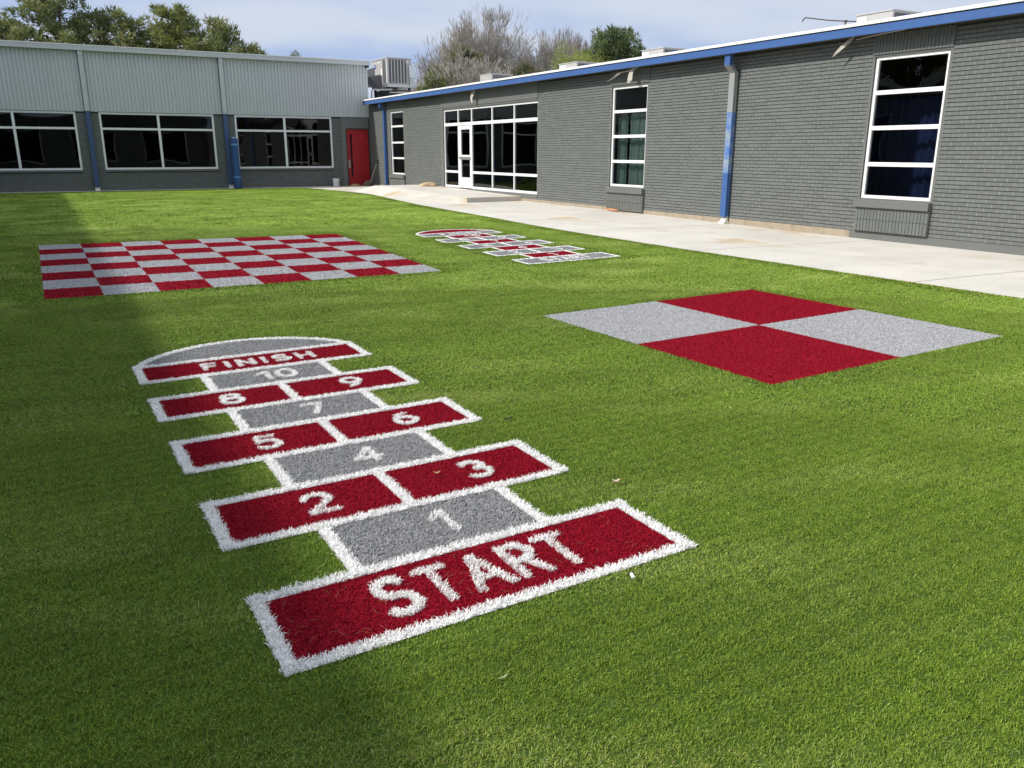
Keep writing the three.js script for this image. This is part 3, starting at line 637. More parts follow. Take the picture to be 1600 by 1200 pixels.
  { // the arc
    const T = new Tri(), C = C2; const pts = [[hb * 2, rows[9] + hb], [W - hb * 2, rows[9] + hb]]; 
    const inner = arcPts.filter(p => p[1] > rows[9] + hb * 1.2).reverse().map(([u, v]) => [mid + (u - mid) * 0.985, v - hb * 0.8]);
    sheet(T, F, [...pts, ...inner], 0.002, C.map(c => c * 0.75));
    const isGrey = C === GREY;
    pile(T, F, [hb, W - hb, rows[9] + hb, rows[9] + sag], (u, v) => (u - mid) ** 2 + (v - cy) ** 2 <= (Rr - hb) ** 2, { density: 30000 * dens, y: 0.002, h: 0.011, w: 0.0042 * wk, lean: 1.5, c: C, lo: 0.78, hi: 1.15 });
    part('arc_panel', T.geo(), fibreMat, t, isGrey ? 'grey curved end panel' : 'crimson curved end panel');
  }
  return t;
}
srand(11);
hopscotch('hopscotch_court', 'large hopscotch with crimson and grey cells and white outlines in the foreground', 0.435, -2.135, [0.024, 0.009], 1.625, 0.4500, true, [RED, GREY]);
hopscotch('hopscotch_court', 'small distant hopscotch with grey outer cells beside the checkered board', 5.70, -9.66, [0.0725, -0.057], 1.68, 0.508, false, [GREY, RED]);

function quadBoard(name, label, category, corners, n, colour, o) {   // corners: near-left, near-right, far-right, far-left
  const [A, Bq, C, D] = corners, F = (u, v) => { const a = (1 - u) * (1 - v), b = u * (1 - v), c = u * v, d = (1 - u) * v; return [A[0] * a + Bq[0] * b + C[0] * c + D[0] * d, A[1] * a + Bq[1] * b + C[1] * c + D[1] * d]; };
  const t = thing(name, label, category, [(A[0] + C[0]) / 2, 0, (A[1] + C[1]) / 2]);
  const area = Math.hypot(Bq[0] - A[0], Bq[1] - A[1]) * Math.hypot(D[0] - A[0], D[1] - A[1]);
  for (let i = 0; i < n; i++) for (let j = 0; j < n; j++) {
    const c = colour(i, j), T = new Tri(), bb = [i / n, (i + 1) / n, j / n, (j + 1) / n];
    sheet(T, F, [[bb[0], bb[2]], [bb[1], bb[2]], [bb[1], bb[3]], [bb[0], bb[3]]], 0.003, c.map(k => k * 0.8));
    pile(T, F, bb, () => true, { density: o.density * area, y: 0.002, h: o.h, w: o.w, lean: 1.5, c, lo: 0.9, hi: 1.08 });
    part('square', T.geo(), fibreMat, t);
  }
  const es = [[A, Bq], [Bq, C], [C, D], [D, A]];
  const test = (x, z, e = 0) => { let m = 1e9, neg = false; for (const [p, q] of es) { const l = Math.hypot(q[0] - p[0], q[1] - p[1]), d = ((q[0] - p[0]) * (z - p[1]) - (q[1] - p[1]) * (x - p[0])) / l; m = Math.min(m, -d); } return m >= -e; };
  const xs = corners.map(c => c[0]), zs = corners.map(c => c[1]);
  inlayTests.push({ bb: [Math.min(...xs) - 0.3, Math.max(...xs) + 0.3, Math.min(...zs) - 0.3, Math.max(...zs) + 0.3], test });
}
quadBoard('four_square_court', 'four square play court of two crimson and two grey turf squares', 'play court', [[4.075, -3.70], [6.915, -3.823], [6.83, -6.63], [3.98, -6.473]], 2, (i, j) => (i + j) % 2 ? PALE : RED, { density: 26000, h: 0.0095, w: 0.0050 });
quadBoard('checkerboard', 'large eight by eight checkerboard of crimson and grey turf squares', 'board', [[-0.125, -9.742], [4.397, -9.669], [4.722, -15.124], [-0.16, -15.593]], 8, (i, j) => (i + j) % 2 ? PALE : RED, { density: 9000, h: 0.010, w: 0.010 });

// ------------------------------------------------------------------ the grass pile of the turf
{
  srand(404);
  const grass = new THREE.Group(); grass.name = 'grass'; grass.userData = { kind: 'stuff', label: 'short green artificial grass blades covering the courtyard', category: 'grass' }; scene.add(grass);
  const mat = new THREE.MeshPhysicalMaterial({ color: 0xffffff, specularIntensity: 0.6, vertexColors: true, roughness: 0.6, side: THREE.DoubleSide });
  const G0 = [0.172, 0.268, 0.020], G1 = [0.258, 0.348, 0.045], G2 = [0.100, 0.182, 0.014], G3 = [0.36, 0.40, 0.13];
  const pick = () => { const q = rnd(); const c = q < 0.42 ? G0 : q < 0.62 ? G1 : q < 0.955 ? G2 : G3; const k = rr(0.72, 1.28); return c.map(e => e * k); };
  const makeTile = (size, n, w, h, lean, nap) => { const T = new Tri(); for (let i = 0; i < n; i++) blade(T, rr(-size / 2, size / 2), 0, rr(-size / 2, size / 2), h * rr(0.6, 1.15), w * rr(0.7, 1.3), lean, pick(), [nap, 0]); return T.geo(); };
  const LOD = [  // far tiles coloured lighter to paint in the sheen distant turf takes on
    { near: 0, far: 5.2, size: 0.1, n: 900, w: 0.0018, h: 0.0125, lean: 1.15, nap: 0.05 },
    { near: 5.2, far: 9.5, size: 0.16, n: 1100, w: 0.0030, h: 0.0130, lean: 1.2, nap: 0.3, farSheen: 1.04 },
    { near: 9.5, far: 18, size: 0.3, n: 1700, w: 0.0075, h: 0.014, lean: 1.1, nap: 0.8, farSheen: 1.1 },
    { near: 18, far: 40, size: 0.5, n: 2300, w: 0.014, h: 0.016, lean: 1.1, nap: 1.1, farSheen: 1.28 },
  ];
  const inView = (x, z) => { const q = viewOf([x, 0, z]); return q.d > 0.4 && Math.abs(q.x) < 1 + 1.2 / q.d && q.y > -1 - 1.1 / q.d && q.y < 1.2; };
  const touched = (x, z, r) => { for (const t of inlayTests) if (x > t.bb[0] && x < t.bb[1] && z > t.bb[2] && z < t.bb[3]) for (const [a, b] of [[0, 0], [-r, -r], [r, -r], [-r, r], [r, r], [r, 0], [-r, 0], [0, r], [0, -r]]) if (t.test(x + a, z + b, 0.004)) return true; return false; };
  const covered = (x, z) => { for (const t of inlayTests) if (x > t.bb[0] && x < t.bb[1] && z > t.bb[2] && z < t.bb[3] && t.test(x, z, -0.003)) return true; return false; };
  // brushing and scuffs: tint paints the lighter streaks that light draws on combed pile
  const tintAt = (x, z) => {
    const a = fbm(x * 0.35 + 2, 3.1, z * 1.5, 3), b = fbm(x * 1.1, 7.7, z * 4.2, 3), c = fbm(x * 0.16, 1.3, z * 0.2, 2);
    const d = Math.max(0, fbm((x * 0.92 + z * 0.4) * 0.55 + 5, 9.2, (z * 0.92 - x * 0.4) * 2.1, 4) - 0.06);   // scuffed, paler brush streaks
    const k = 1 + 0.24 * a + 0.24 * b + 0.12 * c + 0.9 * d;
    return col(k * (1 + 0.5 * d), k, k * (1 + 2.6 * d));
  };
  const single = [];
  for (const l of LOD) {
    const variants = [0, 1, 2, 3].map(() => ({ geo: makeTile(l.size * 1.36, l.n, l.w, l.h, l.lean, l.nap), m: [], c: [] }));
    for (let z = 1.5; z > -36; z -= l.size) for (let x = -4.8; x < 12.2; x += l.size) {
      const d = Math.hypot(x, 1.5, z);
      // jittered seam between one size of tile and the next
      const jd = d; if (jd < l.near - l.size * 0.5 || jd >= l.far + l.size * 0.5 || !inView(x, z)) continue;
      const e = edgeX(z);
      if (x > e + l.size || z < -35.78) continue;
      const edge = x > e - l.size * 0.75 || z < -35.78 + l.size;
      if (edge || touched(x, z, l.size * 0.72)) {
        const n = Math.round(l.n * 0.5);
        for (let i = 0; i < n; i++) { const bx = x + rr(-l.size / 2, l.size / 2), bz = z + rr(-l.size / 2, l.size / 2); if (covered(bx, bz) || bx > edgeX(bz) || bz < -35.78) continue; single.push([bx, bz, l.h * rr(0.6, 1.15), l.w * rr(0.8, 1.5)]); }
        continue;
      }
      const v = variants[Math.floor(rnd() * 4)], m = new THREE.Matrix4().makeRotationY(rr(-0.5, 0.5));
      m.scale(new THREE.Vector3(1, rr(0.9, 1.1), 1)); m.setPosition(x + rr(-0.16, 0.16) * l.size, 0.001, z + rr(-0.16, 0.16) * l.size); v.m.push(m); v.c.push(tintAt(x, z).multiplyScalar(l.farSheen || 1));
    }
    for (const v of variants) {
      if (!v.m.length) continue;
      const im = new THREE.InstancedMesh(v.geo, mat, v.m.length); im.name = 'grass_blades'; im.userData.kind = 'stuff'; im.castShadow = im.receiveShadow = true;
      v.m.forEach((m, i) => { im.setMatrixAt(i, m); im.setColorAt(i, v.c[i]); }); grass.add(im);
    }
  }
  // blades along the edges of the inlays and of the walk, one by one
  const T = new Tri(); blade(T, 0, 0, 0, 1, 1, 0, [1, 1, 1]);
  const one = new Tri(); one.quad([-0.5, 0, 0], [0.5, 0, 0], [0.42, 0.6, 0.12], [-0.42, 0.6, 0.12], [1, 1, 1]); one.tri([-0.42, 0.6, 0.12], [0.42, 0.6, 0.12], [0, 1, 0.34], [1, 1, 1]);
  const im = new THREE.InstancedMesh(one.geo(), mat, single.length); im.name = 'grass_blades'; im.userData.kind = 'stuff'; im.castShadow = im.receiveShadow = true;
  const q = new THREE.Quaternion(), e = new THREE.Euler(), p = new THREE.Vector3(), s = new THREE.Vector3(), m = new THREE.Matrix4();
  single.forEach(([x, z, h, w], i) => {
    e.set(rr(-0.4, 1.0), rr(0, 6.283), 0, 'YXZ'); q.setFromEuler(e); m.compose(p.set(x, 0.001, z), q, s.set(w, h, h)); im.setMatrixAt(i, m);
    const c = pick(), t = tintAt(x, z); im.setColorAt(i, col(c[0] * t.r, c[1] * t.g, c[2] * t.b));
  });
  grass.add(im);
}

// ------------------------------------------------------------------ wings that close the court outside the frame: one on the left (it shades the turf), one behind
{
  const W = thing('west_wing', 'grey brick school wing on the shaded left side of the courtyard', 'building', [-5, 0, -18]);
  const X = -5.0, holes = []; for (let z = -33; z < 2; z += 6) holes.push([z, z + 3.6, 0.8, 2.9]);
  const B = (z0, z1, y0, y1, x0, x1) => box(x0, x1, y0, y1, z0, z1);
  const F = { box: (s0, s1, y0, y1, n0, n1) => box(X + n0, X + n1, y0, y1, s0, s1) };
  part('wall', wallGeo(F, -36, 8, -0.1, 4.25, -0.25, 0, holes), M.greyPaint, W);
  part('wall', [B(-36, 8, -0.1, 4.25, X - 9, X - 8.7), B(-36, -35.7, -0.1, 4.25, X - 8.7, X - 0.26), B(7.7, 8, -0.1, 4.25, X - 8.7, X - 0.26)], M.greyPaint, W);
  for (const h of holes) {
    const w = part('window', [B(h[0], h[1], 2.83, 2.9, X - 0.12, X - 0.04), B(h[0], h[1], 0.8, 0.87, X - 0.12, X - 0.04), ...[0, 0.5, 1].map(k => { const s = h[0] + (h[1] - h[0] - 0.07) * k; return B(s, s + 0.07, 0.87, 2.83, X - 0.12, X - 0.04); })], M.white, W);
    const g = new THREE.PlaneGeometry(h[1] - h[0], h[3] - h[2]); g.rotateY(Math.PI / 2); g.translate(X - 0.085, (h[2] + h[3]) / 2, (h[0] + h[1]) / 2); part('pane', g, M.pane, w);
  }
  part('roof', [B(-36, 8, 4.252, 4.45, X - 9, X + 0.52)], M.trimGrey, W);
  const S = thing('rear_wing', 'grey brick school wing closing the courtyard behind the viewer', 'building', [4, 0, 6]);
  const FS = { box: (s0, s1, y0, y1, n0, n1) => box(s0, s1, y0, y1, 6 - n1, 6 - n0) };
  const hs = [[-3, 0.6, 0.8, 2.9], [2.5, 6.1, 0.8, 2.9], [8, 11.6, 0.8, 2.9]];
  part('wall', wallGeo(FS, -5.2, 13.2, -0.1, 4.6, -0.25, 0, hs), M.greyPaint, S);
  part('wall', [box(-5.2, 13.2, -0.1, 4.6, 14, 14.25), box(-5.2, -4.95, -0.1, 4.6, 8.1, 14), box(12.95, 13.2, -0.1, 4.6, 6.26, 14)], M.greyPaint, S);
  for (const h of hs) {
    const w = part('window', [box(h[0], h[1], 2.83, 2.9, 6.04, 6.12), box(h[0], h[1], 0.8, 0.87, 6.04, 6.12), ...[0, 0.5, 1].map(k => { const s = h[0] + (h[1] - h[0] - 0.07) * k; return box(s, s + 0.07, 0.87, 2.83, 6.04, 6.12); })], M.white, S);
    const g = new THREE.PlaneGeometry(h[1] - h[0], h[3] - h[2]); g.rotateY(Math.PI); g.translate((h[0] + h[1]) / 2, (h[2] + h[3]) / 2, 6.085); part('pane', g, M.pane, w);
  }
  part('roof', [box(-4.5, 13.4, 4.602, 4.8, 5.7, 14.4)], M.trimGrey, S);
}

// ------------------------------------------------------------------ curtains inside the tall windows
function curtain(label, s0, s1, y0, y1, n, mat, folds) {
  const t = new Tri(), N = folds * 10, P = (i, y) => { const u = i / N, a = u * folds * 6.283, top = (y - y0) / (y1 - y0); return R.pt(s0 + (s1 - s0) * u, y, n + Math.sin(a) * 0.035 * (1.1 - 0.25 * top) + Math.sin(a * 0.37 + 1) * 0.02); };
  for (let i = 0; i < N; i++) for (let k = 0; k < 6; k++) { const a = y0 + (y1 - y0) * k / 6, b = y0 + (y1 - y0) * (k + 1) / 6; t.quad(P(i, a), P(i + 1, a), P(i + 1, b), P(i, b)); }
  const c = thing('curtain', label, 'curtain', R.pt((s0 + s1) / 2, y0, n));
  const g = weld(t.geo()); g.computeVertexNormals();
  part('drape', g, mat, c);
  const loops = []; for (let k = 0; k < folds; k++) { const s = s0 + (s1 - s0) * (k + 0.3) / folds; loops.push(R.box(s - 0.012, s + 0.012, y1 - 0.005, y1 + 0.05, n - 0.008, n + 0.008)); }
  part('tab', loops, mat, c);
  part('curtain_rod', R.box(s0 - 0.03, s1 + 0.03, y1 + 0.05, y1 + 0.068, n - 0.01, n + 0.01), M.steel, c);
}
const teal = std([0.44, 0.58, 0.52], 0.9, { side: THREE.DoubleSide }), navy = std([0.03, 0.055, 0.19], 0.9, { side: THREE.DoubleSide });
curtain('pale green curtain on the left behind the middle tall window', -18.16, -17.58, 0.45, 2.36, -0.27, teal, 7);
curtain('pale green curtain on the right behind the middle tall window', -17.40, -16.72, 0.45, 2.40, -0.27, teal, 7);
curtain('dark blue curtain behind the nearest tall window', -11.1, -9.35, 0.4, 2.45, -1.1, navy, 10);

// ------------------------------------------------------------------ things on the ground and by the walls
{ // blue padded post against the far wall
  const t = thing('padded_post', 'blue padded post with light blue straps standing at the far wall', 'post', [7.1, 0, -35.62]);
  const lathe = pts => { const g = new THREE.LatheGeometry(pts.map(p => new THREE.Vector2(...p)), 24); g.translate(7.1, 0, -35.62); return g; };
  part('pad', lathe([[0.0001, 0.03], [0.135, 0.03], [0.143, 0.06], [0.146, 0.5], [0.143, 1.2], [0.140, 1.95], [0.132, 2.01], [0.0001, 2.02]]), std([0.03, 0.09, 0.26], 0.45, { map: wearTex }), t);
  for (const y of [0.44, 1.72]) part('strap', lathe([[0.146, y], [0.152, y + 0.005], [0.152, y + 0.065], [0.146, y + 0.07]]), std([0.10, 0.28, 0.60], 0.5), t);
  part('cap', lathe([[0.0001, 2.045], [0.07, 2.043], [0.09, 2.03], [0.09, 2.019], [0.0001, 2.0185]]), std([0.6, 0.62, 0.65], 0.5), t);
}
{ // bucket
  const bx = 11.24, bz = -35.55, t = thing('plastic_bucket', 'white plastic bucket beside the red door', 'bucket', [bx, 0.02, bz]);
  const g = new THREE.LatheGeometry([[0.0001, 0.024], [0.12, 0.024], [0.125, 0.03], [0.138, 0.24], [0.148, 0.25], [0.149, 0.27], [0.143, 0.28], [0.145, 0.345], [0.153, 0.35], [0.153, 0.365], [0.142, 0.366], [0.136, 0.30], [0.118, 0.05], [0.0001, 0.045]].map(p => new THREE.Vector2(...p)), 28); g.translate(bx, 0.0, bz);
  part('body', g, std([0.74, 0.74, 0.73], 0.4), t);
  part('handle', tube([[bx - 0.15, 0.31, bz], [bx - 0.12, 0.24, bz + 0.09], [bx, 0.19, bz + 0.155], [bx + 0.12, 0.24, bz + 0.09], [bx + 0.15, 0.31, bz]], 0.004, 6, 24), M.steel, t);
}
function lump(name, label, cat, x, y, z, sx, sy, sz, c, s, rough = 0.95) {
  const g = new THREE.IcosahedronGeometry(1, 4), p = g.attributes.position;
  for (let i = 0; i < p.count; i++) { const a = p.getX(i), b = p.getY(i), d = p.getZ(i), k = 1 + 0.38 * fbm(a * 1.3 + s, b * 1.3, d * 1.3, 4) ; p.setXYZ(i, a * k * sx, Math.max(-0.15, b * k) * sy, d * k * sz); }
  const w = weld(g); w.computeVertexNormals(); w.translate(x, y + sy * 0.14, z);
  const m = toMesh(w, std(c, rough, { bumpMap: grain, bumpScale: 0.006 })); m.geometry.translate(-x, -y, -z); m.position.set(x, y, z); m.name = numbered(name); m.userData = { label, category: cat }; scene.add(m); return m;
}
lump('rubble', 'orange tan rubble pile at the foot of the red door', 'rubble', 12.12, 0.024, -35.6, 0.24, 0.085, 0.16, [0.45, 0.27, 0.13], 2);
lump('stone', 'round brown stone at the right foot of the red door', 'stone', 12.70, 0.024, -35.55, 0.22, 0.21, 0.18, [0.16, 0.115, 0.085], 7);
lump('dirt', 'small spill of brown dirt between the bucket and the red door', 'dirt', 11.62, 0.024, -35.6, 0.16, 0.04, 0.1, [0.24, 0.16, 0.10], 12);
lump('paper_sack', 'tan paper sack lying at the left end of the entrance step', 'sack', 12.62, 0.243, -28.75, 0.36, 0.13, 0.24, [0.55, 0.40, 0.25], 17);
lump('clay', 'small orange clay spill below the middle tall window', 'clay', 12.86, 0.035, -17.55, 0.07, 0.035, 0.26, [0.62, 0.24, 0.11], 23);
{ // shovel handle leaning in the corner
  const t = thing('shovel', 'long handled shovel leaning on the wall by the corner', 'shovel', [12.72, 0.02, -35.3]);
  const a = [12.70, 0.03, -35.42], b = [12.975, 1.16, -34.95], P = k => a.map((v, i) => v + (b[i] - v) * k);
  part('handle', tube([P(0.2), P(0.6), P(0.9)], 0.018, 8), std([0.5, 0.42, 0.3], 0.7), t);
  part('grip', tube([P(0.84), P(0.92), P(1)], 0.03, 8), std([0.04, 0.04, 0.04], 0.6), t);
  const bl = new Tri(), c = P(0), d = P(0.24); bl.quad([c[0] - 0.07, c[1], c[2] + 0.03], [c[0] + 0.07, c[1], c[2] - 0.03], [d[0] + 0.08, d[1], d[2] - 0.03], [d[0] - 0.08, d[1], d[2] + 0.03]);
  const bg = bl.geo(), b2 = new Tri(); part('blade', bg, std([0.4, 0.39, 0.37], 0.45, { metalness: 0.6, side: THREE.DoubleSide }), t);
}
function litter(name, label, cat, x, z, l, w, h, turn, c, curl = 0.3) {
  const t = new Tri(), N = 8, top = i => { const u = i / N - 0.5; return 0.022 + h + curl * l * (u * u * 4); };
  const wid = i => cat === 'leaf' ? w * Math.sin(Math.PI * (0.06 + 0.88 * i / N)) : w, ct = Math.cos(turn), st = Math.sin(turn);
  const P = (i, k, dy) => { const u = (i / N - 0.5) * l, v = k * wid(i) / 2; return [u * ct - v * st, top(i) + dy, u * st + v * ct]; };
  for (let i = 0; i < N; i++) { t.quad(P(i, -1, 0), P(i, 1, 0), P(i + 1, 1, 0), P(i + 1, -1, 0)); t.quad(P(i, -1, -h), P(i, 1, -h), P(i + 1, 1, -h), P(i + 1, -1, -h)); t.quad(P(i, 1, -h), P(i, 1, 0), P(i + 1, 1, 0), P(i + 1, 1, -h)); t.quad(P(i, -1, -h), P(i, -1, 0), P(i + 1, -1, 0), P(i + 1, -1, -h)); }
  for (const i of [0, N]) t.quad(P(i, -1, -h), P(i, 1, -h), P(i, 1, 0), P(i, -1, 0));
  const m = toMesh(t.geo(), std(c, 0.85, { side: THREE.DoubleSide })); m.name = numbered(name); m.position.set(x, 0, z); m.userData = { label, category: cat }; scene.add(m);
}
litter('wood_chip', 'pale curled wood chip on the turf just above the START panel corner', 'chip', 2.15, -2.83, 0.034, 0.013, 0.006, 0.5, [0.62, 0.47, 0.36], 0.25);
litter('paper_scrap', 'white paper scrap on the turf right of the START panel', 'scrap', 1.675, -2.085, 0.030, 0.010, 0.007, 1.95, [0.85, 0.86, 0.86], 0.05);
litter('twig', 'thin dark twig on the turf right of the number 6 cell', 'twig', 2.16, -3.88, 0.055, 0.009, 0.006, -0.25, [0.05, 0.04, 0.025], 0.12);
litter('leaf', 'small dry tan leaf lying on the number 3 cell', 'leaf', 1.467, -3.335, 0.036, 0.017, 0.002, 0.3, [0.36, 0.25, 0.13], 0.3);
litter('dry_grass', 'pale dry grass clipping on the turf below the START panel', 'clipping', 0.985, -1.80, 0.03, 0.004, 0.002, -0.15, [0.42, 0.42, 0.25], 0.1);
{ // dry clippings scattered over the start panel
  srand(91); const T = new Tri();
  for (let i = 0; i < 70; i++) {
    const x = 0.5 + Math.pow(rnd(), 1.4) * 1.4, z = -2.2 - rnd() * 0.36, n = 4; let a = rr(0, 6.28), px = x, pz = z; const c = rnd() < 0.6 ? [0.24, 0.17, 0.08] : [0.17, 0.18, 0.06];
    for (let k = 0; k < n; k++) { const l = rr(0.006, 0.014), qx = px + Math.cos(a) * l, qz = pz + Math.sin(a) * l, w = 0.00045, nx = -Math.sin(a) * w, nz = Math.cos(a) * w, y = 0.011 + rnd() * 0.003; T.quad([px - nx, y, pz - nz], [px + nx, y, pz + nz], [qx + nx, y, qz + nz], [qx - nx, y, qz - nz], c); px = qx; pz = qz; a += rr(-0.7, 0.7); }
  }
  const m = toMesh(T.geo(), fibreMat); m.name = 'clippings'; m.userData = { kind: 'stuff', label: 'dry grass clippings scattered over the crimson START panel', category: 'clippings' }; scene.add(m);
}

// ------------------------------------------------------------------ roof-top equipment
const hvacGrey = std([0.42, 0.41, 0.40], 0.5, { map: wearTex }), hvacDark = std([0.09, 0.09, 0.095], 0.7), black = std([0.02, 0.02, 0.022], 0.7), blueMark = std([0.03, 0.07, 0.33], 0.5), labelWhite = std([0.75, 0.75, 0.75], 0.5);
function emblem(cx, cy, cz, rx, ry, face, parent) {
  const g = new THREE.CylinderGeometry(1, 1, 0.012, 24), in_ = new THREE.CylinderGeometry(1, 1, 0.012, 24);
  const put = (q, sx, sy, d) => { q.rotateX(Math.PI / 2); q.scale(sx, sy, 1); if (face === 'x') { q.rotateY(-Math.PI / 2); q.translate(cx - d, cy, cz); } else q.translate(cx, cy, cz + d); return q; };
  part('emblem', put(g, rx, ry, 0.006), blueMark, parent);
  part('emblem_band', put(in_, rx * 0.8, ry * 0.18, 0.009), labelWhite, parent);
}
{
  const x0 = 14.1, x1 = 15.32, z1 = -36.4, z0 = -38.35, y0 = 4.28, y1 = 5.52;
  const t = thing('rooftop_unit', 'large grey rooftop air conditioner with louvred coil and dark hoods at the roof corner', 'air conditioner', [14.7, 3.7, -37.4]);
  part('cabinet', [rbox(x0 + 0.02, x1 - 0.02, y0 + 0.12, y1 - 0.05, z0 + 0.02, z1 - 0.02, 0.01)], hvacGrey, t);
  part('top_cover', rbox(x0 - 0.01, x1 + 0.01, y1 - 0.05, y1, z0 - 0.01, z1 + 0.01, 0.012), hvacGrey, t);
  part('base_rail', [rbox(x0, x1, y0, y0 + 0.12, z0, z1, 0.008)], std([0.5, 0.5, 0.49], 0.5), t);
  part('coil', rbox(x0 + 0.07, x0 + 0.98, y0 + 0.18, y1 - 0.09, z1 - 0.02, z1 - 0.012, 0.003), hvacDark, t);
  for (let i = 0; i <= 6; i++) part('louvre', rbox(x0 + 0.05 + i * 0.148, x0 + 0.10 + i * 0.148, y0 + 0.16, y1 - 0.07, z1 - 0.012, z1 + 0.022, 0.006), hvacGrey, t);
  part('coil', rbox(x0 - 0.001, x0 + 0.012, y0 + 0.18, y1 - 0.09, z1 - 0.52, z1 - 0.09, 0.003), hvacDark, t);
  part('corner_post', rbox(x0 - 0.01, x0 + 0.05, y0 + 0.12, y1 - 0.05, z1 - 0.07, z1 + 0.012, 0.006), std([0.6, 0.6, 0.58], 0.5), t);
  part('control_box', [rbox(x1 - 0.17, x1 + 0.10, y0 + 0.42, y1 - 0.3, z1, z1 + 0.1, 0.008)], std([0.5, 0.55, 0.57], 0.5), t);
  part('control_box', [rbox(x1 - 0.15, x1 + 0.08, y0 + 0.02, y0 + 0.41, z1, z1 + 0.08, 0.008)], std([0.38, 0.40, 0.41], 0.5), t);
  part('label', rbox(x1 - 0.30, x1 - 0.18, y1 - 0.22, y1 - 0.09, z1 - 0.02, z1 - 0.01, 0.002), labelWhite, t);
  part('label', [rbox(x0 + 0.01, x0 + 0.02, y0 + 0.50, y0 + 0.82, z1 - 0.74, z1 - 0.60, 0.002), rbox(x0 + 0.01, x0 + 0.02, y1 - 0.2, y1 - 0.12, z1 - 1.1, z1 - 0.98, 0.002)], labelWhite, t);
  emblem(x0 + 0.02, y1 - 0.3, z1 - 1.5, 0.16, 0.09, 'x', t);
  // intake hoods on the left face, curb below
  const hood = (za, zb, ya, yb, d) => { const T = new Tri(), A = [x0, yb, za], B = [x0, yb, zb], C = [x0 - d, yb - 0.12, za], D = [x0 - d, yb - 0.12, zb], E = [x0 - d * 0.15, ya, za], G = [x0 - d * 0.15, ya, zb]; T.quad(A, B, D, C); T.quad(C, D, G, E); T.tri(A, C, E); T.tri(B, G, D); T.tri(A, E, [x0, ya, za]); T.tri(B, [x0, ya, zb], G); T.quad(E, G, [x0, ya, zb], [x0, ya, za]); return T.geo(); };
  part('intake_hood', hood(z1 - 1.55, z1 - 0.72, y0 - 0.06, y0 + 0.56, 0.55), std([0.13, 0.13, 0.135], 0.6), t);
  part('intake_hood', hood(z0 - 0.45, z0 + 0.35, y0 + 0.1, y0 + 0.92, 0.42), std([0.3, 0.32, 0.32], 0.6), t);
  part('stand', [rbox(x0 + 0.05, x0 + 0.15, 3.70, y0, z1 - 0.2, z1 - 0.1, 0.004), rbox(x1 - 0.15, x1 - 0.05, 3.72, y0, z1 - 0.2, z1 - 0.1, 0.004), rbox(x0 + 0.05, x0 + 0.15, 3.70, y0, z0 + 0.1, z0 + 0.2, 0.004), rbox(x1 - 0.15, x1 - 0.05, 3.72, y0, z0 + 0.1, z0 + 0.2, 0.004), rbox(x0 + 0.1, x1 - 0.1, 3.7, y0 - 0.1, z0 + 0.25, z1 - 0.3, 0.01)], black, t);
  part('drain_pipe', [tube([[x0 + 0.2, y0 - 0.12, z1 + 0.06], [x0 - 0.4, y0 - 0.15, z1 + 0.06], [x0 - 0.75, y0 - 0.16, z1 + 0.06], [x0 - 0.78, 3.7, z1 + 0.06]], 0.035, 8), tube([[x0 + 0.05, y0 - 0.25, z1 + 0.14], [x1, y0 - 0.22, z1 + 0.14]], 0.03, 8)], std([0.45, 0.43, 0.4], 0.6), t);
}
function smallUnit(label, x, z0, z1, zc, top, style) {  // sunlit side face coloured lighter (z0..zc) and shaded end at +z coloured darker
  const t = thing('rooftop_unit', label, 'air conditioner', [x, 3.68, (z0 + zc) / 2], 'small air conditioners on the wing roof');
  const d = style.depth, y0 = 3.66;
  part('cabinet', rbox(x, x + d, y0 + 0.1, top - 0.03, z0, zc, 0.01), hvacGrey, t);
  part('top_cover', rbox(x - 0.02, x + d + 0.02, top - 0.03, top, z0 - 0.02, zc + 0.02, 0.008), hvacGrey, t);
  part('base_rail', rbox(x + 0.01, x + d - 0.01, y0, y0 + 0.1, z0 + 0.01, zc - 0.01, 0.006), hvacDark, t);
  part('access_panel', rbox(x - 0.012, x - 0.001, y0 + 0.12, top - 0.07, z0 + 0.03, z0 + (zc - z0) * style.panel, 0.004), style.white ? labelWhite : std([0.33, 0.32, 0.30], 0.6), t);
  const g = part('grille', rbox(x + 0.06, x + d - 0.06, y0 + 0.14, top - 0.06, zc - 0.002, zc + 0.008, 0.003), style.white ? hvacDark : std([0.13, 0.12, 0.115], 0.7), t);
  for (let i = 0; i < 5; i++) { const y = y0 + 0.2 + i * (top - y0 - 0.32) / 5; part('slat', rbox(x + 0.06, x + d - 0.06, y, y + 0.03, zc + 0.009, zc + 0.02, 0.003), hvacGrey, g); }
  if (style.mark) emblem(x + 0.42, top - 0.13, zc + 0.012, 0.13, 0.055, 'z', t);
}
smallUnit('boxy tan rooftop air conditioner above the glass entrance, farthest of the small units', 16, -31.03, -29.2, -30.05, 4.45, { depth: 0.95, panel: 0.9, white: false });
smallUnit('low rooftop air conditioner with white panel, behind the fascia left of the middle tall window', 16, -25.12, -23.2, -24.06, 4.37, { depth: 1.6, panel: 0.4, white: true, mark: true });
smallUnit('rooftop air conditioner with white panel above the middle tall window', 16, -20.6, -18.9, -19.63, 4.37, { depth: 1.5, panel: 0.35, white: true, mark: true });
smallUnit('rooftop air conditioner with white panel and blue emblem above the nearest tall window', 16, -13.1, -11.6, -12.2, 4.37, { depth: 1.5, panel: 0.3, white: true, mark: true });
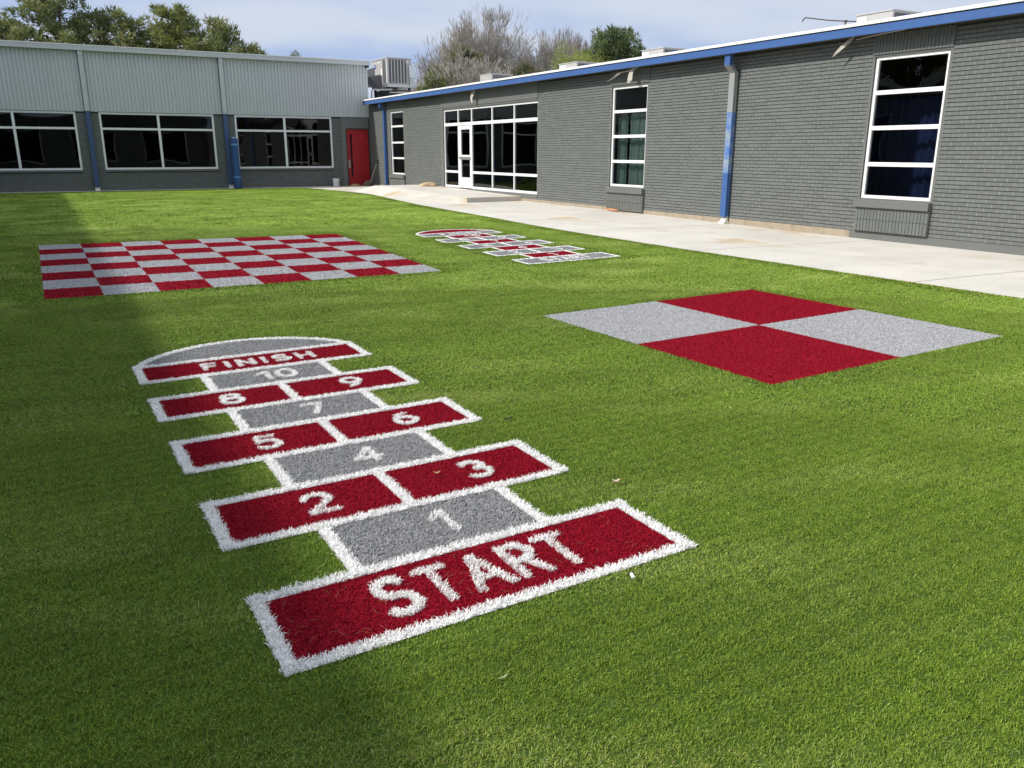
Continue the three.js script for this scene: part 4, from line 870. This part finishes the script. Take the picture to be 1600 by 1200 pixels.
{
  const t = thing('roof_pipe', 'thin dark bent pipe sticking out over the roof beside the nearest air conditioner', 'pipe', [15.5, 4.1, -13.2]);
  part('pipe', tube([[15.5, 4.33, -14.16], [15.5, 4.395, -14.10], [15.5, 4.395, -14.05], [15.5, 4.26, -13.4], [15.5, 4.15, -12.7]], 0.014, 6, 40), std([0.05, 0.035, 0.03], 0.7), t);
  part('pipe_support', [box(15.49, 15.51, 3.7, 4.19, -12.98, -12.95), box(15.47, 15.53, 4.17, 4.21, -12.99, -12.94)], std([0.09, 0.06, 0.05], 0.8), t);
  const v = thing('roof_vent', 'low flat pale vent on the roof edge left of the tan unit', 'vent', [15, 3.66, -29.8]);
  part('curb', rbox(15, 15.8, 3.64, 3.94, -30.5, -29.0, 0.02), M.roofWhite, v); part('lid', rbox(14.95, 15.85, 3.942, 4.0, -30.55, -28.95, 0.02), M.roofWhite, v);
}

// ------------------------------------------------------------------ trees beyond the buildings
const bark = std([0.13, 0.095, 0.07], 0.95), paleBark = std([0.40, 0.365, 0.315], 0.95);
const leafMat = new THREE.MeshPhysicalMaterial({ color: 0xffffff, vertexColors: true, roughness: 1, side: THREE.DoubleSide, specularIntensity: 0.3, transmission: 0.4, thickness: 0 });
function limb(T, a, b, ra, rb, sides = 5) {
  const A = new THREE.Vector3(...a), B = new THREE.Vector3(...b), d = B.clone().sub(A).normalize(), u = new THREE.Vector3(0.3, 0.2, 1).cross(d).normalize(), v = d.clone().cross(u);
  const P = (c, r, k) => { const t = k / sides * 6.283; return [c.x + r * (u.x * Math.cos(t) + v.x * Math.sin(t)), c.y + r * (u.y * Math.cos(t) + v.y * Math.sin(t)), c.z + r * (u.z * Math.cos(t) + v.z * Math.sin(t))]; };
  for (let k = 0; k < sides; k++) T.quad(P(A, ra, k), P(A, ra, k + 1), P(B, rb, k + 1), P(B, rb, k));
}
function clump(T, c, r, n, size, cols, up = 0.3) {
  const base = cols[Math.floor(rnd() * cols.length)];
  for (let i = 0; i < n; i++) {
    let d = [rr(-1, 1), rr(-1, 1), rr(-1, 1)], l = Math.hypot(...d) || 1; d = d.map(e => e / l); const q = r * Math.cbrt(rnd());
    const p = [c[0] + d[0] * q, c[1] + d[1] * q * 0.75, c[2] + d[2] * q];
    const f = [d[0] + rr(-0.6, 0.6), d[1] * 0.7 + up + rr(-0.4, 0.4), d[2] + rr(-0.6, 0.6)], fl = Math.hypot(...f) || 1, s = size * rr(0.6, 1.3), w = s * 0.15;
    const g = [rr(-1, 1), rr(-1, 1), rr(-1, 1)], sx = [f[1] * g[2] - f[2] * g[1], f[2] * g[0] - f[0] * g[2], f[0] * g[1] - f[1] * g[0]], sl = Math.hypot(...sx) || 1, k = rr(0.75, 1.25);
    const tip = p.map((e, j) => e + f[j] / fl * s);
    T.tri(p.map((e, j) => e + sx[j] / sl * w), p.map((e, j) => e - sx[j] / sl * w), tip, base.map(e => e * k));
  }
}
const PINE = [[0.19, 0.225, 0.08], [0.24, 0.265, 0.10], [0.14, 0.18, 0.075], [0.28, 0.29, 0.12]];
// scale a grown tree to its measured height and spread
function fit(geos, x, z, top, wid) {
  const bb = new THREE.Box3(); for (const g of geos) { g.computeBoundingBox(); bb.union(g.boundingBox); }
  const h = bb.max.y, c = (bb.min.x + bb.max.x) / 2, d = (bb.min.z + bb.max.z) / 2, w = Math.max(bb.max.x - bb.min.x, bb.max.z - bb.min.z) / 2;
  for (const g of geos) { g.translate(-c, 0, -d); g.scale(wid / w, top / h, wid / w); g.translate(x, 0, z); }
}
function pine(label, x, z, top, wid, s, o = {}) {
  srand(s);
  const t = thing('pine_tree', label, 'tree', [x, 0, z]), W = new Tri(), C = new Tri(), lean = rr(-0.3, 0.3), cols = o.cols || PINE;
  const crownLow = top * (o.low ?? 0.32), axis = y => [x + lean * (y / top) ** 2 * 2, y, z];
  let prev = axis(0); const N = 9; for (let i = 1; i <= N; i++) { const a = axis(top * 0.97 * i / N); limb(W, prev, a, 0.26 * (1 - (i - 1) / N) + 0.03, 0.26 * (1 - i / N) + 0.03, 7); prev = a; }
  const nb = o.branches || 46;
  for (let b = 0; b < nb; b++) {
    const k = Math.pow((b + 0.5) / nb, 0.9), y = crownLow + (top * 0.97 - crownLow) * k, a0 = axis(y), az = b * 2.4 + rr(-0.6, 0.6);
    const reach = wid * (o.round ? Math.sqrt(Math.max(0.02, 1 - (k * 1.6 - 0.6) ** 2)) : (1 - 0.62 * k) * 0.75 + 0.25 * Math.sin(k * 3.1)) * rr(0.5, 1.12);
    const rise = rr(0.1, 0.5) * reach, e = [a0[0] + Math.cos(az) * reach, a0[1] + rise, a0[2] + Math.sin(az) * reach], m = [a0[0] + Math.cos(az) * reach * 0.55, a0[1] + rise * 0.25, a0[2] + Math.sin(az) * reach * 0.55];
    limb(W, a0, m, 0.07 * (1.2 - k), 0.04 * (1.2 - k), 4); limb(W, m, e, 0.04 * (1.2 - k), 0.012, 4);
    const nc = Math.max(2, Math.round(reach * (o.dens || 2.7)));
    for (let i = 0; i < nc; i++) {
      const u = 0.32 + 0.72 * (i + rnd()) / nc, off_ = rr(-0.55, 0.55) * (0.35 + reach * 0.14);
      const c = [a0[0] + (e[0] - a0[0]) * u + off_ * -Math.sin(az), a0[1] + (e[1] - a0[1]) * u * u + rr(-0.1, 0.35), a0[2] + (e[2] - a0[2]) * u + off_ * Math.cos(az)];
      clump(C, c, rr(0.28, 0.55), o.leaves || 54, 0.36, cols, 0.45);
      if (rnd() < 0.5) limb(W, [a0[0] + (e[0] - a0[0]) * u * 0.9, a0[1] + (e[1] - a0[1]) * u * u * 0.9, a0[2] + (e[2] - a0[2]) * u * 0.9], c, 0.014, 0.006, 3);
    }
  }
  const gw = W.geo(), gc = C.geo(); fit([gw, gc], x, z, top, wid); part('trunk', gw, o.bark || bark, t); part('crown', gc, leafMat, t); return t;
}
function bareTree(label, x, z, top, wid, s, o = {}) {
  srand(s);
  const t = thing('bare_tree', label, 'tree', [x, 0, z]), W = new Tri(), C = o.leaf ? new Tri() : null;
  const L0 = o.levels || 7;
  const grow = (p, d, len, r, lv) => {
    const q = [p[0] + d[0] * len, p[1] + d[1] * len, p[2] + d[2] * len];
    limb(W, p, q, r, r * 0.72, lv > 3 ? 3 : 5);
    if (C && lv >= L0 - 3) clump(C, q, 0.42, o.leafN || 12, 0.13, o.leaf, 0.2);
    if (lv >= L0) return;
    const n = lv < 2 ? 3 : rnd() < (o.bushy || 0.36) ? 3 : 2;
    for (let i = 0; i < n; i++) {
      const sp = (lv < 2 ? 0.55 : 0.42) * (o.spread || 1), az = rr(0, 6.283), dd = [d[0] + Math.cos(az) * sp * rr(0.5, 1.3), d[1] + 0.12 + rr(-0.12, 0.12), d[2] + Math.sin(az) * sp * rr(0.5, 1.3)], l = Math.hypot(...dd);
      grow(q, dd.map(e => e / l), len * rr(0.68, 0.9), Math.max(0.013, r * (n === 3 ? 0.58 : 0.66)), lv + 1);
    }
    if (lv > 1) { const k = rr(0.3, 0.8), az = rr(0, 6.283), dd = [d[0] * 0.5 + Math.cos(az), d[1] * 0.5 + 0.35, d[2] * 0.5 + Math.sin(az)], l = Math.hypot(...dd); const m = p.map((e, j) => e + (q[j] - e) * k); if (lv < L0 - 1) grow(m, dd.map(e => e / l), len * 0.55, Math.max(0.012, r * 0.4), lv + 2); }
  };
  const stem = top * (o.stem || 0.22), stems = o.stems || 1;
  for (let i = 0; i < stems; i++) { const az = i / stems * 6.283 + 0.4, k = stems > 1 ? 0.22 * wid / top * 2 : 0.03; const d = [Math.cos(az) * k, 1, Math.sin(az) * k], l = Math.hypot(...d); grow([x, 0, z], d.map(e => e / l), stem, (o.r || 0.24) * (stems > 1 ? 0.75 : 1), 0); }
  const gw = W.geo(), gc = C && C.geo(); fit(C ? [gw, gc] : [gw], x, z, top, wid); part('trunk', gw, o.bark || paleBark, t); if (C) part('crown', gc, leafMat, t); return t;
}
pine('pine at the far left edge behind the corrugated roof', -1.0, -72, 11.2, 4.6, 101, { low: 0.2 });
const tall = pine('tallest open pine left of the first downspout, its top leaving the frame', 3.0, -72, 14.6, 5.2, 102, { low: 0.25, branches: 60, dens: 2.2 });
pine('dense pine above the second bay of the corrugated wall', 6.6, -70.5, 11.6, 4.4, 103, { low: 0.2, branches: 54 });
pine('broad yellowish pine right of centre above the corrugated roof', 10.0, -69.2, 12.1, 4.6, 104, { low: 0.18, branches: 60, cols: [[0.20, 0.225, 0.07], [0.24, 0.26, 0.08], [0.15, 0.175, 0.06]] });
pine('rounded dark pine right of the broad yellowish pine', 13.3, -67.2, 11.2, 3.1, 105, { low: 0.3, round: true });
pine('low dark pine sloping down at the right end of the row', 15.2, -66.0, 9.5, 2.4, 106, { low: 0.3, round: true });
pine('small far pine tip peeking above the corrugated roof', 21.8, -80.2, 10.6, 1.7, 107, { low: 0.35, round: true, branches: 24 });
bareTree('wide bare tree spreading at the left of the leafless group', 28.2, -61.5, 10.6, 4.4, 201, { spread: 1.25, stem: 0.2, levels: 8, stems: 2 });
bareTree('tallest bare tree with a broad fan of branches above the tan roof unit', 33.2, -63.3, 13.2, 5.2, 202, { spread: 1.0, stem: 0.2, stems: 4, levels: 8, r: 0.26, bushy: 0.5 });
bareTree('slim bare tree right of the tallest one', 36.3, -61.5, 11.2, 2.5, 203, { spread: 0.75, stem: 0.24, levels: 8 });
bareTree('bare upright tree between the slim one and the reddish one', 38.4, -60.5, 11.2, 2.7, 204, { spread: 0.85, stem: 0.22, stems: 2, levels: 8 });
bareTree('reddish twiggy bare tree behind the bright green tree', 43.2, -64.7, 12.4, 3.2, 205, { spread: 0.7, stem: 0.22, stems: 3, levels: 8, bark: std([0.27, 0.2, 0.17], 0.95) });
pine('round olive evergreen standing before the wide bare trees', 26.4, -53.1, 8.5, 3.1, 301, { low: 0.1, round: true, branches: 80, dens: 3.6, cols: [[0.23, 0.225, 0.12], [0.27, 0.26, 0.145], [0.18, 0.185, 0.10]] });
pine('low dark evergreen at the left foot of the bare trees', 22.8, -51.0, 6.6, 1.8, 302, { low: 0.1, round: true, branches: 40 });
pine('low olive evergreen right of the tan roof unit', 30.0, -52.0, 7.6, 2.0, 303, { low: 0.1, round: true, branches: 44, cols: [[0.13, 0.135, 0.07], [0.15, 0.15, 0.08]] });
bareTree('bright yellow green tree in fresh leaf left of the round pine', 34.9, -51.8, 9.3, 2.4, 304, { spread: 1.1, stem: 0.2, levels: 7, leaf: [[0.34, 0.40, 0.08], [0.40, 0.44, 0.11], [0.27, 0.33, 0.07]], leafN: 16 });
pine('round dark pine with visible branches at the right end of the trees', 38.4, -52.7, 10.6, 2.8, 305, { low: 0.42, round: true, branches: 60, cols: [[0.14, 0.19, 0.075], [0.18, 0.225, 0.095], [0.105, 0.15, 0.06]] });
pine('low dark pine behind the roof unit at the right end of the trees', 40.8, -52.4, 9.3, 1.8, 306, { low: 0.35, round: true, branches: 40, cols: [[0.075, 0.11, 0.045], [0.06, 0.09, 0.035]] });
bareTree('brownish bare thicket tree low behind the vent', 28.4, -57, 8.2, 3.0, 401, { spread: 1.2, stem: 0.12, stems: 4, levels: 7, r: 0.14 });
bareTree('brownish bare thicket tree low between the olive evergreens', 32.0, -55, 8.3, 3.0, 402, { spread: 1.2, stem: 0.12, stems: 4, levels: 7, r: 0.14 });
bareTree('brownish bare thicket tree low beside the big rooftop unit', 21.9, -55, 6.8, 2.4, 403, { spread: 1.2, stem: 0.12, stems: 4, levels: 7, r: 0.14 });
bareTree('sprawling bare tree standing in front of the round olive evergreen', 25.4, -50.6, 8.0, 3.4, 404, { spread: 1.25, stem: 0.14, stems: 3, levels: 7, r: 0.12 });
// pines behind the left wing, seen in the glass of the tall windows
[[-19, -27, 0.7], [-20, -34, 2.1], [-21, -43, 4.0]].forEach(([x, z, turn], i) => {
  const c = tall.clone(); c.name = numbered('pine_tree'); c.position.set(x, 0, z); c.rotation.y = turn; c.scale.setScalar(0.85);
  c.userData = { label: ['nearest tall pine beyond the shaded left wing', 'middle tall pine beyond the shaded left wing', 'farthest tall pine beyond the shaded left wing'][i], category: 'tree', group: 'pines beyond the left wing' }; scene.add(c);
});

renderer.render(scene, camera);
